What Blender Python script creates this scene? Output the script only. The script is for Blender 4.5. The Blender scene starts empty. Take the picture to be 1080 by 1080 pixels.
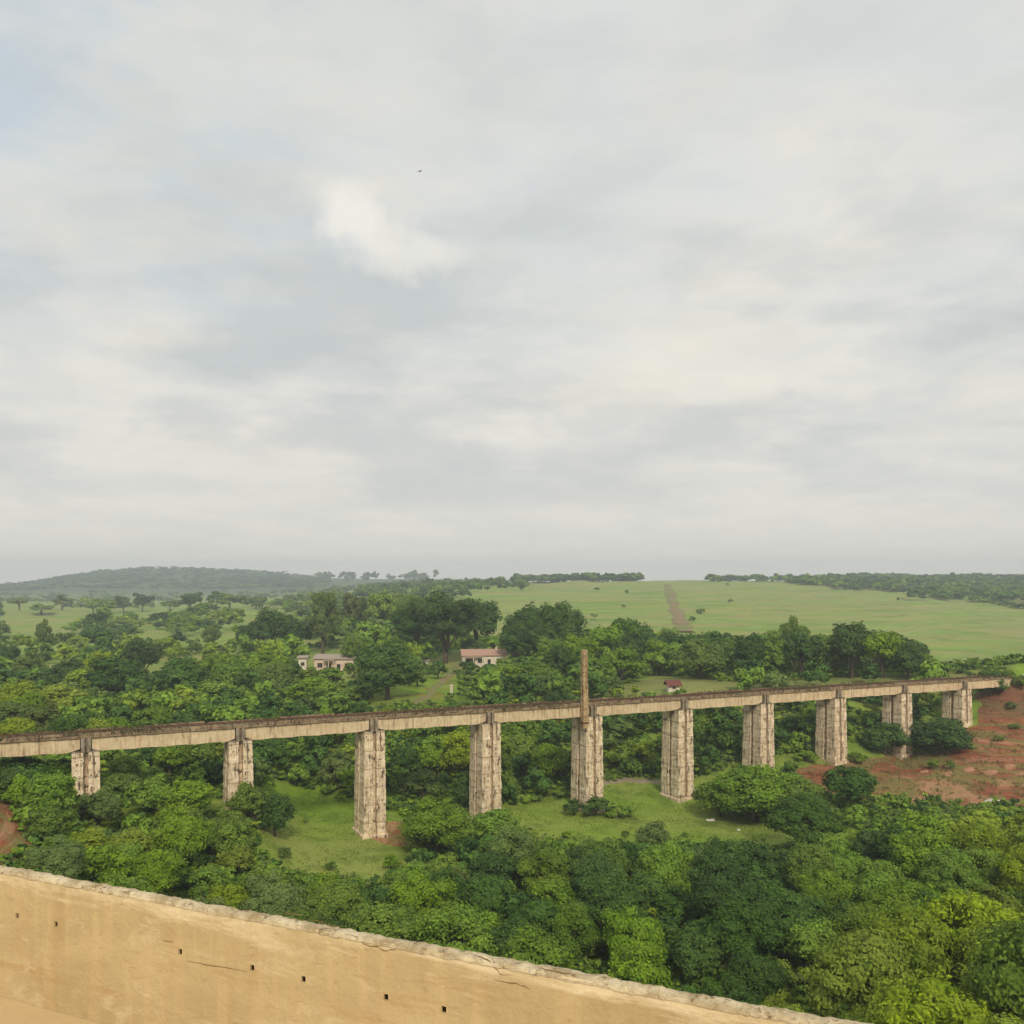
import bpy, math, random
import numpy as np
from mathutils import Vector, Matrix

# ------------------------------------------------------------------ camera, light, exposure
S = bpy.context.scene
COL = S.collection
F = 900.0; HY = 612.0                      # focal length in photo pixels, horizon row
cam = bpy.data.cameras.new("camera"); camo = bpy.data.objects.new("camera", cam); COL.objects.link(camo)
cam.sensor_width = 36; cam.lens = 36 * F / 1080; cam.shift_y = (HY - 540) / 1080
cam.clip_start = .05; cam.clip_end = 20000
camo.location = (0, 0, 0); camo.rotation_euler = (math.radians(90), 0, 0)
S.camera = camo
S.view_settings.view_transform = 'Standard'; S.view_settings.look = 'None'
S.view_settings.exposure = 0.74; S.view_settings.gamma = 1
S.render.engine = 'CYCLES'
S.cycles.max_bounces = 6; S.cycles.diffuse_bounces = 3; S.cycles.transmission_bounces = 3
S.cycles.volume_bounces = 0; S.cycles.transparent_max_bounces = 4
S.cycles.use_denoising = True

SUN_EL = math.radians(40); SUN_AZ = math.radians(170)     # azimuth clockwise from +Y: behind the camera
sd = bpy.data.lights.new("sun", 'SUN'); so = bpy.data.objects.new("sun", sd); COL.objects.link(so)
sd.energy = 1.5; sd.angle = math.radians(10); sd.color = (1, .90, .73)
sv = Vector((math.sin(SUN_AZ) * math.cos(SUN_EL), math.cos(SUN_AZ) * math.cos(SUN_EL), math.sin(SUN_EL)))
so.rotation_euler = sv.to_track_quat('Z', 'Y').to_euler(); so.location = (0, -20, 60)

# ---- node helper
class NT:
    def __init__(s, tree): s.t = tree; s.n = tree.nodes; s.l = tree.links
    def node(s, typ, **kw):
        n = s.n.new(typ)
        for k, v in kw.items(): setattr(n, k, v)
        return n
    def put(s, sock, v):
        if isinstance(v, bpy.types.NodeSocket): s.l.new(v, sock)
        elif v is not None: sock.default_value = v
    def math(s, op, a, b=None, c=None, clamp=False):
        n = s.node('ShaderNodeMath', operation=op, use_clamp=clamp)
        s.put(n.inputs[0], a); s.put(n.inputs[1], b)
        if c is not None: s.put(n.inputs[2], c)
        return n.outputs[0]
    def vmath(s, op, a, b=None):
        n = s.node('ShaderNodeVectorMath', operation=op); s.put(n.inputs[0], a); s.put(n.inputs[1], b)
        return n.outputs['Value'] if op in ('DISTANCE', 'LENGTH', 'DOT_PRODUCT') else n.outputs[0]
    def noise(s, vec, scale, detail=4, rough=.55, dist=0, out='Fac'):
        n = s.node('ShaderNodeTexNoise'); s.put(n.inputs['Vector'], vec)
        n.inputs['Scale'].default_value = scale; n.inputs['Detail'].default_value = detail
        n.inputs['Roughness'].default_value = rough; n.inputs['Distortion'].default_value = dist
        return n.outputs[out]
    def ramp(s, fac, stops, interp='LINEAR'):
        n = s.node('ShaderNodeValToRGB'); s.put(n.inputs[0], fac); cr = n.color_ramp; cr.interpolation = interp
        while len(cr.elements) < len(stops): cr.elements.new(.5)
        for e, (p, c) in zip(cr.elements, stops):
            e.position = p; e.color = (c, c, c, 1) if isinstance(c, (int, float)) else (*c, 1)
        return n.outputs[0]
    def mix(s, fac, a, b, mode='MIX'):
        n = s.node('ShaderNodeMix', data_type='RGBA', blend_type=mode, clamp_factor=True)
        s.put(n.inputs[0], fac)
        for i, v in ((6, a), (7, b)):
            if isinstance(v, tuple) and len(v) == 3: v = (*v, 1)
            s.put(n.inputs[i], v)
        return n.outputs[2]
    def map(s, vec, scale=(1, 1, 1), loc=(0, 0, 0), rot=(0, 0, 0)):
        n = s.node('ShaderNodeMapping'); s.put(n.inputs[0], vec)
        n.inputs['Location'].default_value = loc; n.inputs['Scale'].default_value = scale; n.inputs['Rotation'].default_value = rot
        return n.outputs[0]
    def bump(s, h, strength=.5, dist=.1):
        n = s.node('ShaderNodeBump'); s.put(n.inputs['Height'], h)
        n.inputs['Strength'].default_value = strength; n.inputs['Distance'].default_value = dist
        return n.outputs[0]

# ---- overcast sky
W = bpy.data.worlds.new("World"); S.world = W; W.use_nodes = True
t = NT(W.node_tree); t.n.clear()
out = t.node('ShaderNodeOutputWorld'); bg = t.node('ShaderNodeBackground')
sky = t.node('ShaderNodeTexSky', sky_type='NISHITA', sun_disc=False, sun_elevation=SUN_EL, sun_rotation=SUN_AZ,
             air_density=1.0, dust_density=2.0)
tc = t.node('ShaderNodeTexCoord').outputs['Generated']
sep = t.node('ShaderNodeSeparateXYZ'); t.put(sep.inputs[0], tc)
zz = t.math('MAXIMUM', sep.outputs[2], 0.0)
den = t.math('ADD', zz, 0.16)
cmb = t.node('ShaderNodeCombineXYZ')
t.put(cmb.inputs[0], t.math('DIVIDE', sep.outputs[0], den)); t.put(cmb.inputs[1], t.math('DIVIDE', sep.outputs[1], den))
P = t.map(cmb.outputs[0], scale=(.85, 1.0, 1), loc=(3.1, 1.7, 0))
n1 = t.noise(P, 1.0, 6, .5, .35)
n2 = t.noise(t.map(P, loc=(7, 3, 1)), 3.4, 8, .60, .25)
n3 = t.noise(t.map(P, loc=(2, 9, 4)), .55, 3, .5, .2)
d1 = t.math('ADD', t.math('MULTIPLY', n1, .5), t.math('MULTIPLY', n2, .5))
shade = t.ramp(d1, [(.35, (.51, .53, .52)), (.45, (.57, .58, .555)), (.53, (.625, .62, .58)), (.64, (.685, .665, .605))])
skyc = t.vmath('MULTIPLY', sky.outputs[0], (.11, .11, .11))
blue = t.mix(.3, (.46, .56, .64), skyc)
# thin places where the blue shows, mostly high up
lft = t.ramp(t.math('MULTIPLY', sep.outputs[0], -1.0), [(.0, .45), (.22, 1.0)])
gap = t.math('MULTIPLY', t.math('MULTIPLY', t.ramp(t.math('ADD', t.math('MULTIPLY', n3, .5), t.math('MULTIPLY', n2, .5)), [(.43, 0.0), (.55, .65)]), lft), t.ramp(zz, [(.22, 0.0), (.40, 1.0)]))
c = t.mix(gap, shade, blue)
# dark soft bellies of stratocumulus, stretched sideways
P2 = t.map(tc, scale=(2.2, 2.2, 6.5), loc=(.35, 0, .3))
b1 = t.noise(P2, 2.1, 6, .56, .2)
belly = t.math('MULTIPLY', t.ramp(b1, [(.48, 0.0), (.62, .60)]), t.ramp(zz, [(.03, 0.0), (.1, 1.0), (.33, .8), (.45, .4)]))
c = t.mix(belly, c, (.415, .445, .46))
w1 = t.noise(t.map(tc, scale=(2.0, 2.0, 5.5), loc=(1.5, .4, 2.2)), 2.4, 7, .58, .2)
warm = t.math('MULTIPLY', t.ramp(w1, [(.50, 0.0), (.70, .55)]), t.ramp(zz, [(.05, .3), (.2, 1.0), (.5, .6)]))
c = t.mix(warm, c, (.71, .665, .565))
# one brighter cumulus head with a greyer base
def puff(c, px, py, rx, ry, col, amt, seed):
    d = Vector(((px - 540) / F, 1, (HY - py) / F)).normalized()
    jit = t.vmath('MULTIPLY', t.vmath('SUBTRACT', t.noise(t.map(tc, loc=(seed, 0, 0)), 19, 7, .62, out='Color'), (.5, .5, .5)), (.075, .0, .075))
    v = t.vmath('SUBTRACT', t.vmath('ADD', tc, jit), tuple(d))
    v = t.vmath('MULTIPLY', v, (F / rx, F / max(rx, ry), F / ry))
    m = t.math('MULTIPLY', t.ramp(t.vmath('LENGTH', v), [(.35, 1.0), (1.05, 0.0)], 'LINEAR'), amt)
    return t.mix(m, c, col)
c = puff(c, 425, 305, 85, 42, (.45, .48, .485), .75, 3)
c = puff(c, 374, 228, 38, 36, (.74, .72, .655), .8, 5)
c = puff(c, 432, 266, 70, 26, (.71, .69, .625), .6, 8)
c = puff(c, 405, 244, 45, 30, (.70, .68, .615), .5, 5)
# paler, warmer air towards the horizon
c = t.mix(t.ramp(zz, [(0.0, .8), (.10, .25), (.22, 0.0)]), c, (.68, .65, .58))
t.put(bg.inputs[0], c); bg.inputs[1].default_value = .75
t.l.new(bg.outputs[0], out.inputs[0])

# ------------------------------------------------------------------ object helpers
def tag(o, label=None, cat=None, group=None, kind=None):
    if label: o['label'] = label
    if cat: o['category'] = cat
    if group: o['group'] = group
    if kind: o['kind'] = kind
    return o
def empty(name, loc=(0, 0, 0), rz=0, **k):
    o = bpy.data.objects.new(name, None); COL.objects.link(o); o.location = loc; o.rotation_euler = (0, 0, rz)
    o.empty_display_size = .5
    return tag(o, **k)
def link(name, me, mat=None, parent=None, loc=None, **k):
    o = bpy.data.objects.new(name, me); COL.objects.link(o)
    if mat and not me.materials: me.materials.append(mat)
    if parent: o.parent = parent
    if loc is not None: o.location = loc
    return tag(o, **k)
def mesh_np(name, V, Fq, smooth=False, tint=None):
    """V (n,3); Fq (m,k) constant face size"""
    me = bpy.data.meshes.new(name); V = np.asarray(V, np.float32); Fq = np.asarray(Fq, np.int32)
    me.vertices.add(len(V)); me.vertices.foreach_set('co', V.ravel())
    k = Fq.shape[1]; me.loops.add(Fq.size); me.loops.foreach_set('vertex_index', Fq.ravel())
    me.polygons.add(len(Fq)); me.polygons.foreach_set('loop_start', np.arange(0, Fq.size, k, dtype=np.int32))
    me.polygons.foreach_set('loop_total', np.full(len(Fq), k, np.int32))
    if smooth: me.polygons.foreach_set('use_smooth', np.ones(len(Fq), bool))
    if tint is not None:
        a = me.attributes.new('tint', 'FLOAT', 'POINT'); a.data.foreach_set('value', np.asarray(tint, np.float32))
    me.update(calc_edges=True); return me
class MB:
    """collects boxes / tubes / sheets into one mesh"""
    def __init__(s): s.v = []; s.f = []
    def add(s, v, f):
        o = len(s.v); s.v += [tuple(p) for p in v]; s.f += [tuple(i + o for i in q) for q in f]; return s
    def box(s, x0, x1, y0, y1, z0, z1, M=None, taper=0):
        tx = taper
        v = [(x0 - tx, y0 - tx, z0), (x1 + tx, y0 - tx, z0), (x1 + tx, y1 + tx, z0), (x0 - tx, y1 + tx, z0),
             (x0, y0, z1), (x1, y0, z1), (x1, y1, z1), (x0, y1, z1)]
        if M is not None: v = [M @ Vector(p) for p in v]
        return s.add(v, [(3, 2, 1, 0), (4, 5, 6, 7), (0, 1, 5, 4), (1, 2, 6, 5), (2, 3, 7, 6), (3, 0, 4, 7)])
    def tube(s, pts, rad, n=7):
        rings = []
        pts = [Vector(p) for p in pts]
        for i, p in enumerate(pts):
            d = (pts[min(i + 1, len(pts) - 1)] - pts[max(i - 1, 0)]).normalized()
            a = d.orthogonal().normalized(); b = d.cross(a)
            rings.append([p + (a * math.cos(2 * math.pi * k / n) + b * math.sin(2 * math.pi * k / n)) * rad[i] for k in range(n)])
        v = [q for r in rings for q in r]; f = []
        for i in range(len(pts) - 1):
            for k in range(n):
                f.append((i * n + k, i * n + (k + 1) % n, (i + 1) * n + (k + 1) % n, (i + 1) * n + k))
        f.append(tuple(range(n))[::-1]); f.append(tuple((len(pts) - 1) * n + k for k in range(n)))
        return s.add(v, f)
    def mesh(s, name, smooth=False):
        me = bpy.data.meshes.new(name); me.from_pydata(s.v, [], s.f)
        if smooth: me.polygons.foreach_set('use_smooth', np.ones(len(s.f), bool))
        me.update(); return me
    def build(s, name, mat, parent=None, smooth=False, bevel=0, loc=None, **k):
        o = link(name, s.mesh(name, smooth), mat, parent, loc, **k)
        if bevel:
            m = o.modifiers.new('bevel', 'BEVEL'); m.width = bevel; m.segments = 2; m.limit_method = 'ANGLE'
        return o

def material(name, fn, rough=.85, spec=.3, transl=0):
    m = bpy.data.materials.new(name); m.use_nodes = True; t = NT(m.node_tree); t.n.clear()
    o = t.node('ShaderNodeOutputMaterial'); b = t.node('ShaderNodeBsdfPrincipled')
    b.inputs['Roughness'].default_value = rough; b.inputs['Specular IOR Level'].default_value = spec
    r = fn(t); col, bmp = r if isinstance(r, tuple) and len(r) == 2 else (r, None)
    if isinstance(col, tuple): col = (*col, 1)
    t.put(b.inputs['Base Color'], col)
    if bmp is not None: t.put(b.inputs['Normal'], bmp)
    if transl:
        tr = t.node('ShaderNodeBsdfTranslucent'); t.put(tr.inputs[0], col)
        mx = t.node('ShaderNodeMixShader'); mx.inputs[0].default_value = transl
        t.l.new(b.outputs[0], mx.inputs[1]); t.l.new(tr.outputs[0], mx.inputs[2]); t.l.new(mx.outputs[0], o.inputs[0])
    else: t.l.new(b.outputs[0], o.inputs[0])
    return m
def geo(t): return t.node('ShaderNodeNewGeometry').outputs['Position']
def objc(t): return t.node('ShaderNodeTexCoord').outputs['Object']
def attr(t, n, o='Fac'):
    a = t.node('ShaderNodeAttribute', attribute_name=n); return a.outputs[o]

# ------------------------------------------------------------------ terrain: one height field all round
CP = [  # (photo column that the bearing matches, metres ahead, height)
    (-400, 10, -26), (540, 10, -35), (1500, 10, -31),
    (-300, 30, -24), (60, 30, -27), (540, 30, -35), (900, 30, -33), (1080, 30, -31), (1400, 30, -27),
    (0, 55, -24.5), (0, 75, -21.8), (-200, 75, -20), (-200, 95, -20), (0, 90, -22.5), (40, 100, -24.5), (90, 100, -25.8), (200, 75, -31), (160, 90, -29),
    (252, 108, -28.6), (300, 100, -33), (350, 95, -34.2), (350, 115, -34.2), (320, 128, -33.5), (390, 115, -34), (390, 95, -34.6), (510, 123, -34.6),
    (540, 60, -35.5), (540, 90, -35.2), (618, 131, -35), (618, 105, -35), (715, 138, -35), (715, 110, -35), (800, 146, -33.2), (800, 120, -35), (800, 95, -34.5),
    (900, 110, -34), (900, 75, -33), (1080, 60, -30), (1080, 90, -32), (1200, 60, -28), (1080, 40, -28),
    (660, 148, -34.6), (560, 145, -34), (460, 140, -33.5), (875, 154, -32.6), (875, 135, -33.2), (947, 162, -32.8), (947, 140, -33), (1009, 169, -28.6),
    (1009, 150, -32), (1080, 150, -31.4), (1080, 125, -32.6), (1040, 172, -26), (1066, 174, -21.6), (1100, 176, -20.3), (1100, 162, -28.3), (1080, 167, -27.8), (1040, 167, -28.2), (1150, 168, -27.2), (1080, 157, -28.9), (1030, 158, -29.8), (1066, 172, -24), (1250, 180, -19.8), (1250, 150, -29), (1250, 120, -31),
    (1045, 180, -21.5), (1009, 186, -21.3), (947, 185, -22.2), (875, 182, -22.8), (800, 178, -23), (715, 175, -23), (715, 160, -29), (800, 162, -29.5), (618, 160, -30), (618, 178, -25),
    (510, 150, -30), (510, 170, -25), (430, 165, -24.5), (390, 150, -28.5), (390, 168, -24.8), (300, 150, -29), (250, 130, -28.5), (150, 130, -27), (50, 130, -26), (-100, 130, -24),
    (-300, 200, -26), (0, 200, -27.5), (150, 200, -28.5), (300, 200, -27), (300, 235, -25.3), (350, 240, -25), (440, 240, -24.4), (510, 250, -25.0), (510, 215, -25.4), (618, 220, -25), (715, 220, -24.5),
    (875, 220, -24.4), (947, 240, -25), (1009, 220, -23.3), (1080, 220, -22.8), (1250, 220, -22), (1009, 300, -26.3), (1080, 300, -26), (800, 300, -24.5), (618, 300, -24), (440, 300, -23),
    (0, 300, -29), (150, 300, -29), (300, 300, -27.5), (-300, 300, -28),
    (0, 450, -29), (150, 450, -28), (300, 450, -24), (440, 450, -19.5), (618, 450, -21), (800, 450, -22.5), (1009, 450, -25.5), (1200, 450, -26),
    (0, 700, -27), (150, 700, -27.5), (300, 700, -24), (440, 700, -16), (618, 700, -13), (800, 700, -13.5), (1009, 700, -17), (1250, 700, -18),
    (0, 1000, -27), (150, 1000, -31), (300, 1000, -24), (440, 1000, -10), (540, 1000, -5.5), (618, 1000, -3.5), (740, 1000, -2.5), (800, 1000, -3), (900, 1000, -7), (1080, 1000, -12), (1400, 1000, -12),
    (618, 1100, -2), (740, 1100, -1.5), (900, 1250, -3), (1080, 1250, -4), (1080, 1500, 0), (900, 1500, 0), (1300, 1400, -1), (618, 1500, -14), (740, 1500, -10),
    (0, 1500, -36), (150, 1500, -36), (300, 1500, -30), (440, 1500, -12),
    (-300, 2600, -24), (-60, 2600, -20), (0, 2600, -31), (50, 2600, -4), (100, 2600, 20), (130, 2600, 28), (165, 2600, 32), (200, 2600, 31), (240, 2600, 27), (270, 2600, 22), (320, 2600, 9), (350, 2600, 3), (430, 2600, 2), (510, 2600, 1),
    (150, 2000, -14), (250, 2000, -16),
    (618, 2600, -20), (900, 2600, -12), (1300, 2600, -12),
    (-300, 4600, -30), (150, 4600, -30), (540, 4600, -28), (900, 4600, -25), (1400, 4600, -25),
]
TH = np.array([math.atan((p[0] - 540) / F) for p in CP]); R_ = np.array([p[1] * math.hypot(1, (p[0] - 540) / F) for p in CP])
CX = np.c_[TH * 2.2, np.log(R_)]; CH = np.array([p[2] for p in CP], float)
def _k(d): return np.sqrt(d * d + .0009)
_A = _k(np.linalg.norm(CX[:, None] - CX[None], axis=2)); _n = len(CH)
_M = np.block([[_A - 0 * np.eye(_n), np.c_[np.ones(_n), CX]], [np.c_[np.ones(_n), CX].T, np.zeros((3, 3))]])
_w = np.linalg.solve(_M, np.r_[CH, 0, 0, 0])
_rg = np.random.RandomState(7)
_ph = [(_rg.uniform(-1, 1, 2) / L * 6.283, _rg.uniform(0, 6.28), A) for L, A in ((160, 1.3), (90, .9), (55, .6), (30, .35), (17, .18), (9, .09)) for _ in range(3)]
def height(X, Y):
    X = np.atleast_1d(np.asarray(X, float)); Y = np.atleast_1d(np.asarray(Y, float))
    r = np.maximum(np.hypot(X, Y), 9.0); th = np.arctan2(X, Y); th = np.clip(th, -1.05, 1.05)
    q = np.c_[th * 2.2, np.log(r)]; h = np.zeros(len(q))
    for i in range(0, len(q), 20000):
        b = q[i:i + 20000]
        h[i:i + 20000] = _k(np.linalg.norm(b[:, None] - CX[None], axis=2)) @ _w[:_n] + np.c_[np.ones(len(b)), b] @ _w[_n:]
    g = np.clip((r - 190) / 250, .0, 1)
    for kv, ph, A in _ph:
        h += A * (g if A > .5 else np.maximum(g, .45) if A > .1 else 1) * .55 * np.sin(X * kv[0] + Y * kv[1] + ph)
    return np.clip(h, -40, 45)
def h1(x, y): return float(height(x, y)[0])
def proj(X, Y, Z): return 540 + F * X / Y, HY - F * Z / Y
_RZ = np.exp(np.linspace(math.log(12), math.log(4400), 900))
def ground_at(px, py):
    """the first ground point along the line of sight through a photo position"""
    k = (px - 540) / F; Z = height(k * _RZ, _RZ); d = -(py - HY) / F * _RZ - Z
    i = np.argmax(d < 0)
    if d[i] >= 0: return None
    y = _RZ[i]; return k * y, y, float(Z[i])
def inpoly(px, py, poly):
    px = np.atleast_1d(px); py = np.atleast_1d(py); r = np.zeros(px.shape, bool); n = len(poly)
    for i in range(n):
        x1, y1 = poly[i]; x2, y2 = poly[(i + 1) % n]
        c_ = ((y1 > py) != (y2 > py)) & (px < (x2 - x1) * (py - y1) / ((y2 - y1) or 1e-9) + x1); r ^= c_
    return r

MEADOW_A = [(266, 838), (300, 830), (345, 838), (372, 850), (425, 858), (443, 880), (430, 905), (395, 925), (330, 918), (292, 912), (275, 880)]
MEADOW_B = [(524, 852), (600, 842), (655, 822), (700, 824), (735, 848), (800, 868), (905, 874), (902, 886), (800, 886), (745, 888), (690, 880), (640, 888), (590, 884), (540, 868)]
SOIL_R = [(832, 812), (900, 800), (985, 795), (1030, 765), (1030, 735), (1060, 722), (1180, 700), (1180, 850), (1060, 852), (990, 848), (925, 845), (850, 830)]
SOIL_L = [(-120, 825), (6, 840), (24, 866), (32, 892), (20, 914), (-120, 900)]
FIELD = [(470, 640), (520, 622), (560, 617), (700, 613), (800, 618), (900, 630), (1000, 640), (1250, 640), (1250, 712), (990, 708), (965, 690), (930, 672), (870, 664), (820, 668), (760, 672), (690, 668), (640, 668), (600, 655), (540, 652)]
HOUSES = [(312, 684), (376, 684), (376, 716), (312, 716)]
HOUSE2 = [(436, 696), (452, 694), (484, 684), (537, 684), (537, 704), (484, 704), (452, 708), (436, 706)]
BANK = [(385, 740), (440, 716), (470, 712), (484, 712), (486, 735), (440, 744), (390, 746)]
STRIP = [(625, 733), (690, 712), (780, 720), (1005, 712), (1060, 712), (1060, 716), (760, 735)]

# ground cover: painted as attributes of the land itself
ang = np.concatenate([np.radians(np.linspace(-180, -48, 30)[:-1]), np.radians(np.linspace(-48, -33, 60)[:-1]), np.radians(np.linspace(-33, 33, 460)), np.radians(np.linspace(33, 48, 60)[1:]), np.radians(np.linspace(48, 180, 30)[1:])])
rad = np.concatenate([[0.5, 5], np.exp(np.linspace(math.log(10), math.log(60), 40)[:-1]), np.exp(np.linspace(math.log(60), math.log(260), 330)[:-1]), np.exp(np.linspace(math.log(260), math.log(2950), 240))])
AA, RR = np.meshgrid(ang, rad); GX = (RR * np.sin(AA)).ravel(); GY = (RR * np.cos(AA)).ravel(); GZ = height(GX, GY)
na, nr = len(ang), len(rad); ii = (np.arange(nr - 1)[:, None] * na + np.arange(na - 1)[None]).ravel()
me = mesh_np('ground', np.c_[GX, GY, GZ], np.c_[ii, ii + 1, ii + na + 1, ii + na], smooth=True)
ok = GY > 5; PX = np.where(ok, 540 + F * GX / np.where(ok, GY, 1), -9999); PY = np.where(ok, HY - F * GZ / np.where(ok, GY, 1), -9999)
wob = 3 * np.sin(GX * .9 + GY * .4) + 3 * np.sin(GX * .33 - GY * .7)
def soft(poly, w=1.0): return inpoly(PX + wob * w, PY + wob * .3 * w, poly).astype(float)
soil = np.maximum(soft(SOIL_R), soft(SOIL_L)); soil[GY > 190] = 0
soil = np.maximum(soil, .75 * soft([(385, 868), (428, 866), (445, 880), (425, 893), (395, 888)]))
soil = np.maximum(soil, .4 * soft([(395, 742), (450, 728), (485, 700), (470, 745)]) * (GY > 140))
farw = np.clip((GY - 1500) / 300, 0, 1) * (PX < 560)
fld = ((GY > 210) & (PX > 470)).astype(float) * np.clip((GY - 210) / 40, 0, 1)
hillg = np.clip((GY - 215) / 40, 0, 1) * (PX < 520)
dry = np.maximum(soft([(625, 733), (690, 712), (780, 720), (1060, 706), (1060, 716), (760, 735)]), 0) * ((GY > 150) & (GY < 330))
for nm, ar in (('far_wood', farw), ('soil', soil), ('field', np.maximum(fld, hillg * .8)), ('dry', dry)):
    a = me.attributes.new(nm, 'FLOAT', 'POINT'); a.data.foreach_set('value', ar.astype(np.float32))
def f_ground(t):
    p = geo(t)
    big = t.noise(p, .035, 5, .6); mid = t.noise(p, .35, 5, .65, .3); fine = t.noise(p, 3.0, 4, .7)
    g = t.mix(t.ramp(mid, [(.3, 0.0), (.7, 1.0)]), (.14, .24, .018), (.235, .345, .034))
    g = t.mix(t.ramp(big, [(.42, 0.0), (.60, .75)]), g, (.30, .32, .085))
    g = t.mix(t.ramp(t.noise(p, .16, 6, .7, .4), [(.50, 0.0), (.62, .7)]), g, (.095, .16, .022))
    g = t.mix(t.ramp(t.noise(t.map(p, loc=(9, 2, 0)), .11, 6, .75, .3), [(.62, 0.0), (.70, .6)]), g, (.27, .20, .10))
    g = t.mix(t.ramp(fine, [(.35, .35), (.6, 0.0)]), g, (.08, .13, .02))
    # crop field: green with faint contour rows, drier strips
    rows = t.noise(t.map(p, scale=(.012, .02, 1), rot=(0, 0, .12)), 1.0, 6, .65)
    f = t.mix(t.ramp(rows, [(.35, 0.0), (.65, 1.0)]), (.15, .24, .04), (.24, .33, .075))
    patch = t.noise(t.map(p, scale=(.014, .006, 1)), 1.0, 6, .62, .2)
    f = t.mix(t.ramp(patch, [(.44, 0.0), (.58, .9)]), f, (.29, .28, .10))
    f = t.mix(t.ramp(t.noise(t.map(p, scale=(.09, .03, 1)), 1, 6, .75), [(.53, 0.0), (.66, .5)]), f, (.08, .14, .03))
    c = t.mix(attr(t, 'field'), g, f)
    c = t.mix(t.math('MULTIPLY', attr(t, 'far_wood'), .85), c, t.mix(t.noise(p, .012, 5, .7), (.03, .06, .03), (.10, .14, .06)))
    # red earth with eroded ledges and patches of dry grass
    s = t.mix(t.ramp(t.noise(p, .5, 6, .65, .5), [(.35, 0.0), (.65, 1.0)]), (.175, .052, .026), (.33, .12, .058))
    s = t.mix(t.ramp(t.noise(t.map(p, scale=(.06, .5, 1), rot=(0, 0, .3)), 1, 5, .7), [(.55, 0.0), (.68, .8)]), s, (.36, .19, .11))
    dg = t.noise(t.map(p, scale=(.05, .17, .3), rot=(0, 0, .15), loc=(3, 1, 0)), 1, 5, .65, .3)
    s = t.mix(t.ramp(dg, [(.50, 0.0), (.60, .8)]), s, (.185, .165, .06))
    s = t.mix(t.ramp(t.noise(p, 2.2, 4, .7), [(.3, .5), (.5, 0.0)]), s, (.09, .045, .025))
    hz_ = t.noise(t.map(p, scale=(.025, .025, .75)), 1, 4, .6, .2)
    s = t.mix(t.ramp(hz_, [(.44, .0), (.47, .6), (.51, .6), (.54, 0.0)]), s, (.17, .20, .055))
    s = t.mix(t.ramp(t.noise(t.map(p, scale=(.05, .05, 1.6), loc=(4, 4, 4)), 1, 5, .7, .2), [(.56, 0.0), (.63, .8)]), s, (.42, .22, .12))
    sz = t.node('ShaderNodeSeparateXYZ'); t.put(sz.inputs[0], p)
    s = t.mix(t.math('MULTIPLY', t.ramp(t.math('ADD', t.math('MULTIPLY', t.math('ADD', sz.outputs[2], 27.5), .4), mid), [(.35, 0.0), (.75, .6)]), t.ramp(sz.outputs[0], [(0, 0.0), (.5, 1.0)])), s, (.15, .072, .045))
    e = t.math('ADD', attr(t, 'soil'), t.math('MULTIPLY', t.math('SUBTRACT', mid, .5), 1.5))
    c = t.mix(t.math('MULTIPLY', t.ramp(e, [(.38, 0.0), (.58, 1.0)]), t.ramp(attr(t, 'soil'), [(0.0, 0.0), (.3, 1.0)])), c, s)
    c = t.mix(t.math('MULTIPLY', attr(t, 'dry'), .55), c, (.20, .185, .08))
    hh = t.math('ADD', t.math('MULTIPLY', mid, .6), t.math('MULTIPLY', fine, .25))
    return c, t.bump(hh, .9, .6)
m_ground = material('ground_mat', f_ground, .95, .1)
link('ground', me, m_ground, kind='structure')

# strips of bare earth that follow the ground
def ribbon(name, pts, w, mat, lift=.05, seg=40, rag=.25, **k):
    P3 = []
    for (px, py) in pts:
        g = ground_at(px, py)
        if g: P3.append((g[0], g[1]))
    P3 = np.array(P3); d = np.r_[0, np.cumsum(np.hypot(*np.diff(P3, axis=0).T))]; u = np.linspace(0, d[-1], seg)
    x = np.interp(u, d, P3[:, 0]); y = np.interp(u, d, P3[:, 1]); tx = np.gradient(x); ty = np.gradient(y); L = np.hypot(tx, ty)
    rg = np.random.RandomState(len(name)); V = []
    ww = w * (1 + rag * rg.uniform(-1, 1, seg))
    nc = 7
    for j in range(nc):
        o = (j / (nc - 1) - .5) * ww; X = x - ty / L * o; Y = y + tx / L * o
        V.append(np.c_[X, Y, height(X, Y) + lift * (0 if j in (0, nc - 1) else 1) ])
    V = np.array(V).transpose(1, 0, 2).reshape(-1, 3); i = (np.arange(seg - 1)[:, None] * nc + np.arange(nc - 1)[None]).ravel()
    return link(name, mesh_np(name, V, np.c_[i, i + 1, i + nc + 1, i + nc], True), mat, **k)
def f_dirt(t):
    p = geo(t)
    return t.mix(t.ramp(t.noise(t.map(p, scale=(.06, .03, 1)), 1, 5, .7), [(.40, 0.0), (.56, 1.0)]), (.26, .17, .11), (.17, .20, .06))
m_dirt = material('dirt_track_mat', f_dirt, .95, .1)
ribbon('dirt_track', [(722, 668), (716, 650), (711, 640), (707, 625), (704, 617)], 8, m_dirt, lift=.7, seg=90, rag=.45, kind='structure')
m_path = material('path_mat', lambda t: t.mix(t.noise(geo(t), .8, 5, .7), (.20, .17, .10), (.34, .29, .20)), .95, .1)
ribbon('footpath', [(630, 826), (660, 823), (690, 826), (722, 833), (750, 835)], 1.6, m_path, lift=.12, seg=40, rag=.3, kind='structure')
ribbon('footpath', [(436, 745), (452, 735), (470, 716), (482, 703)], 2.0, m_dirt, lift=.2, seg=40, rag=.4, kind='structure')

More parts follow.
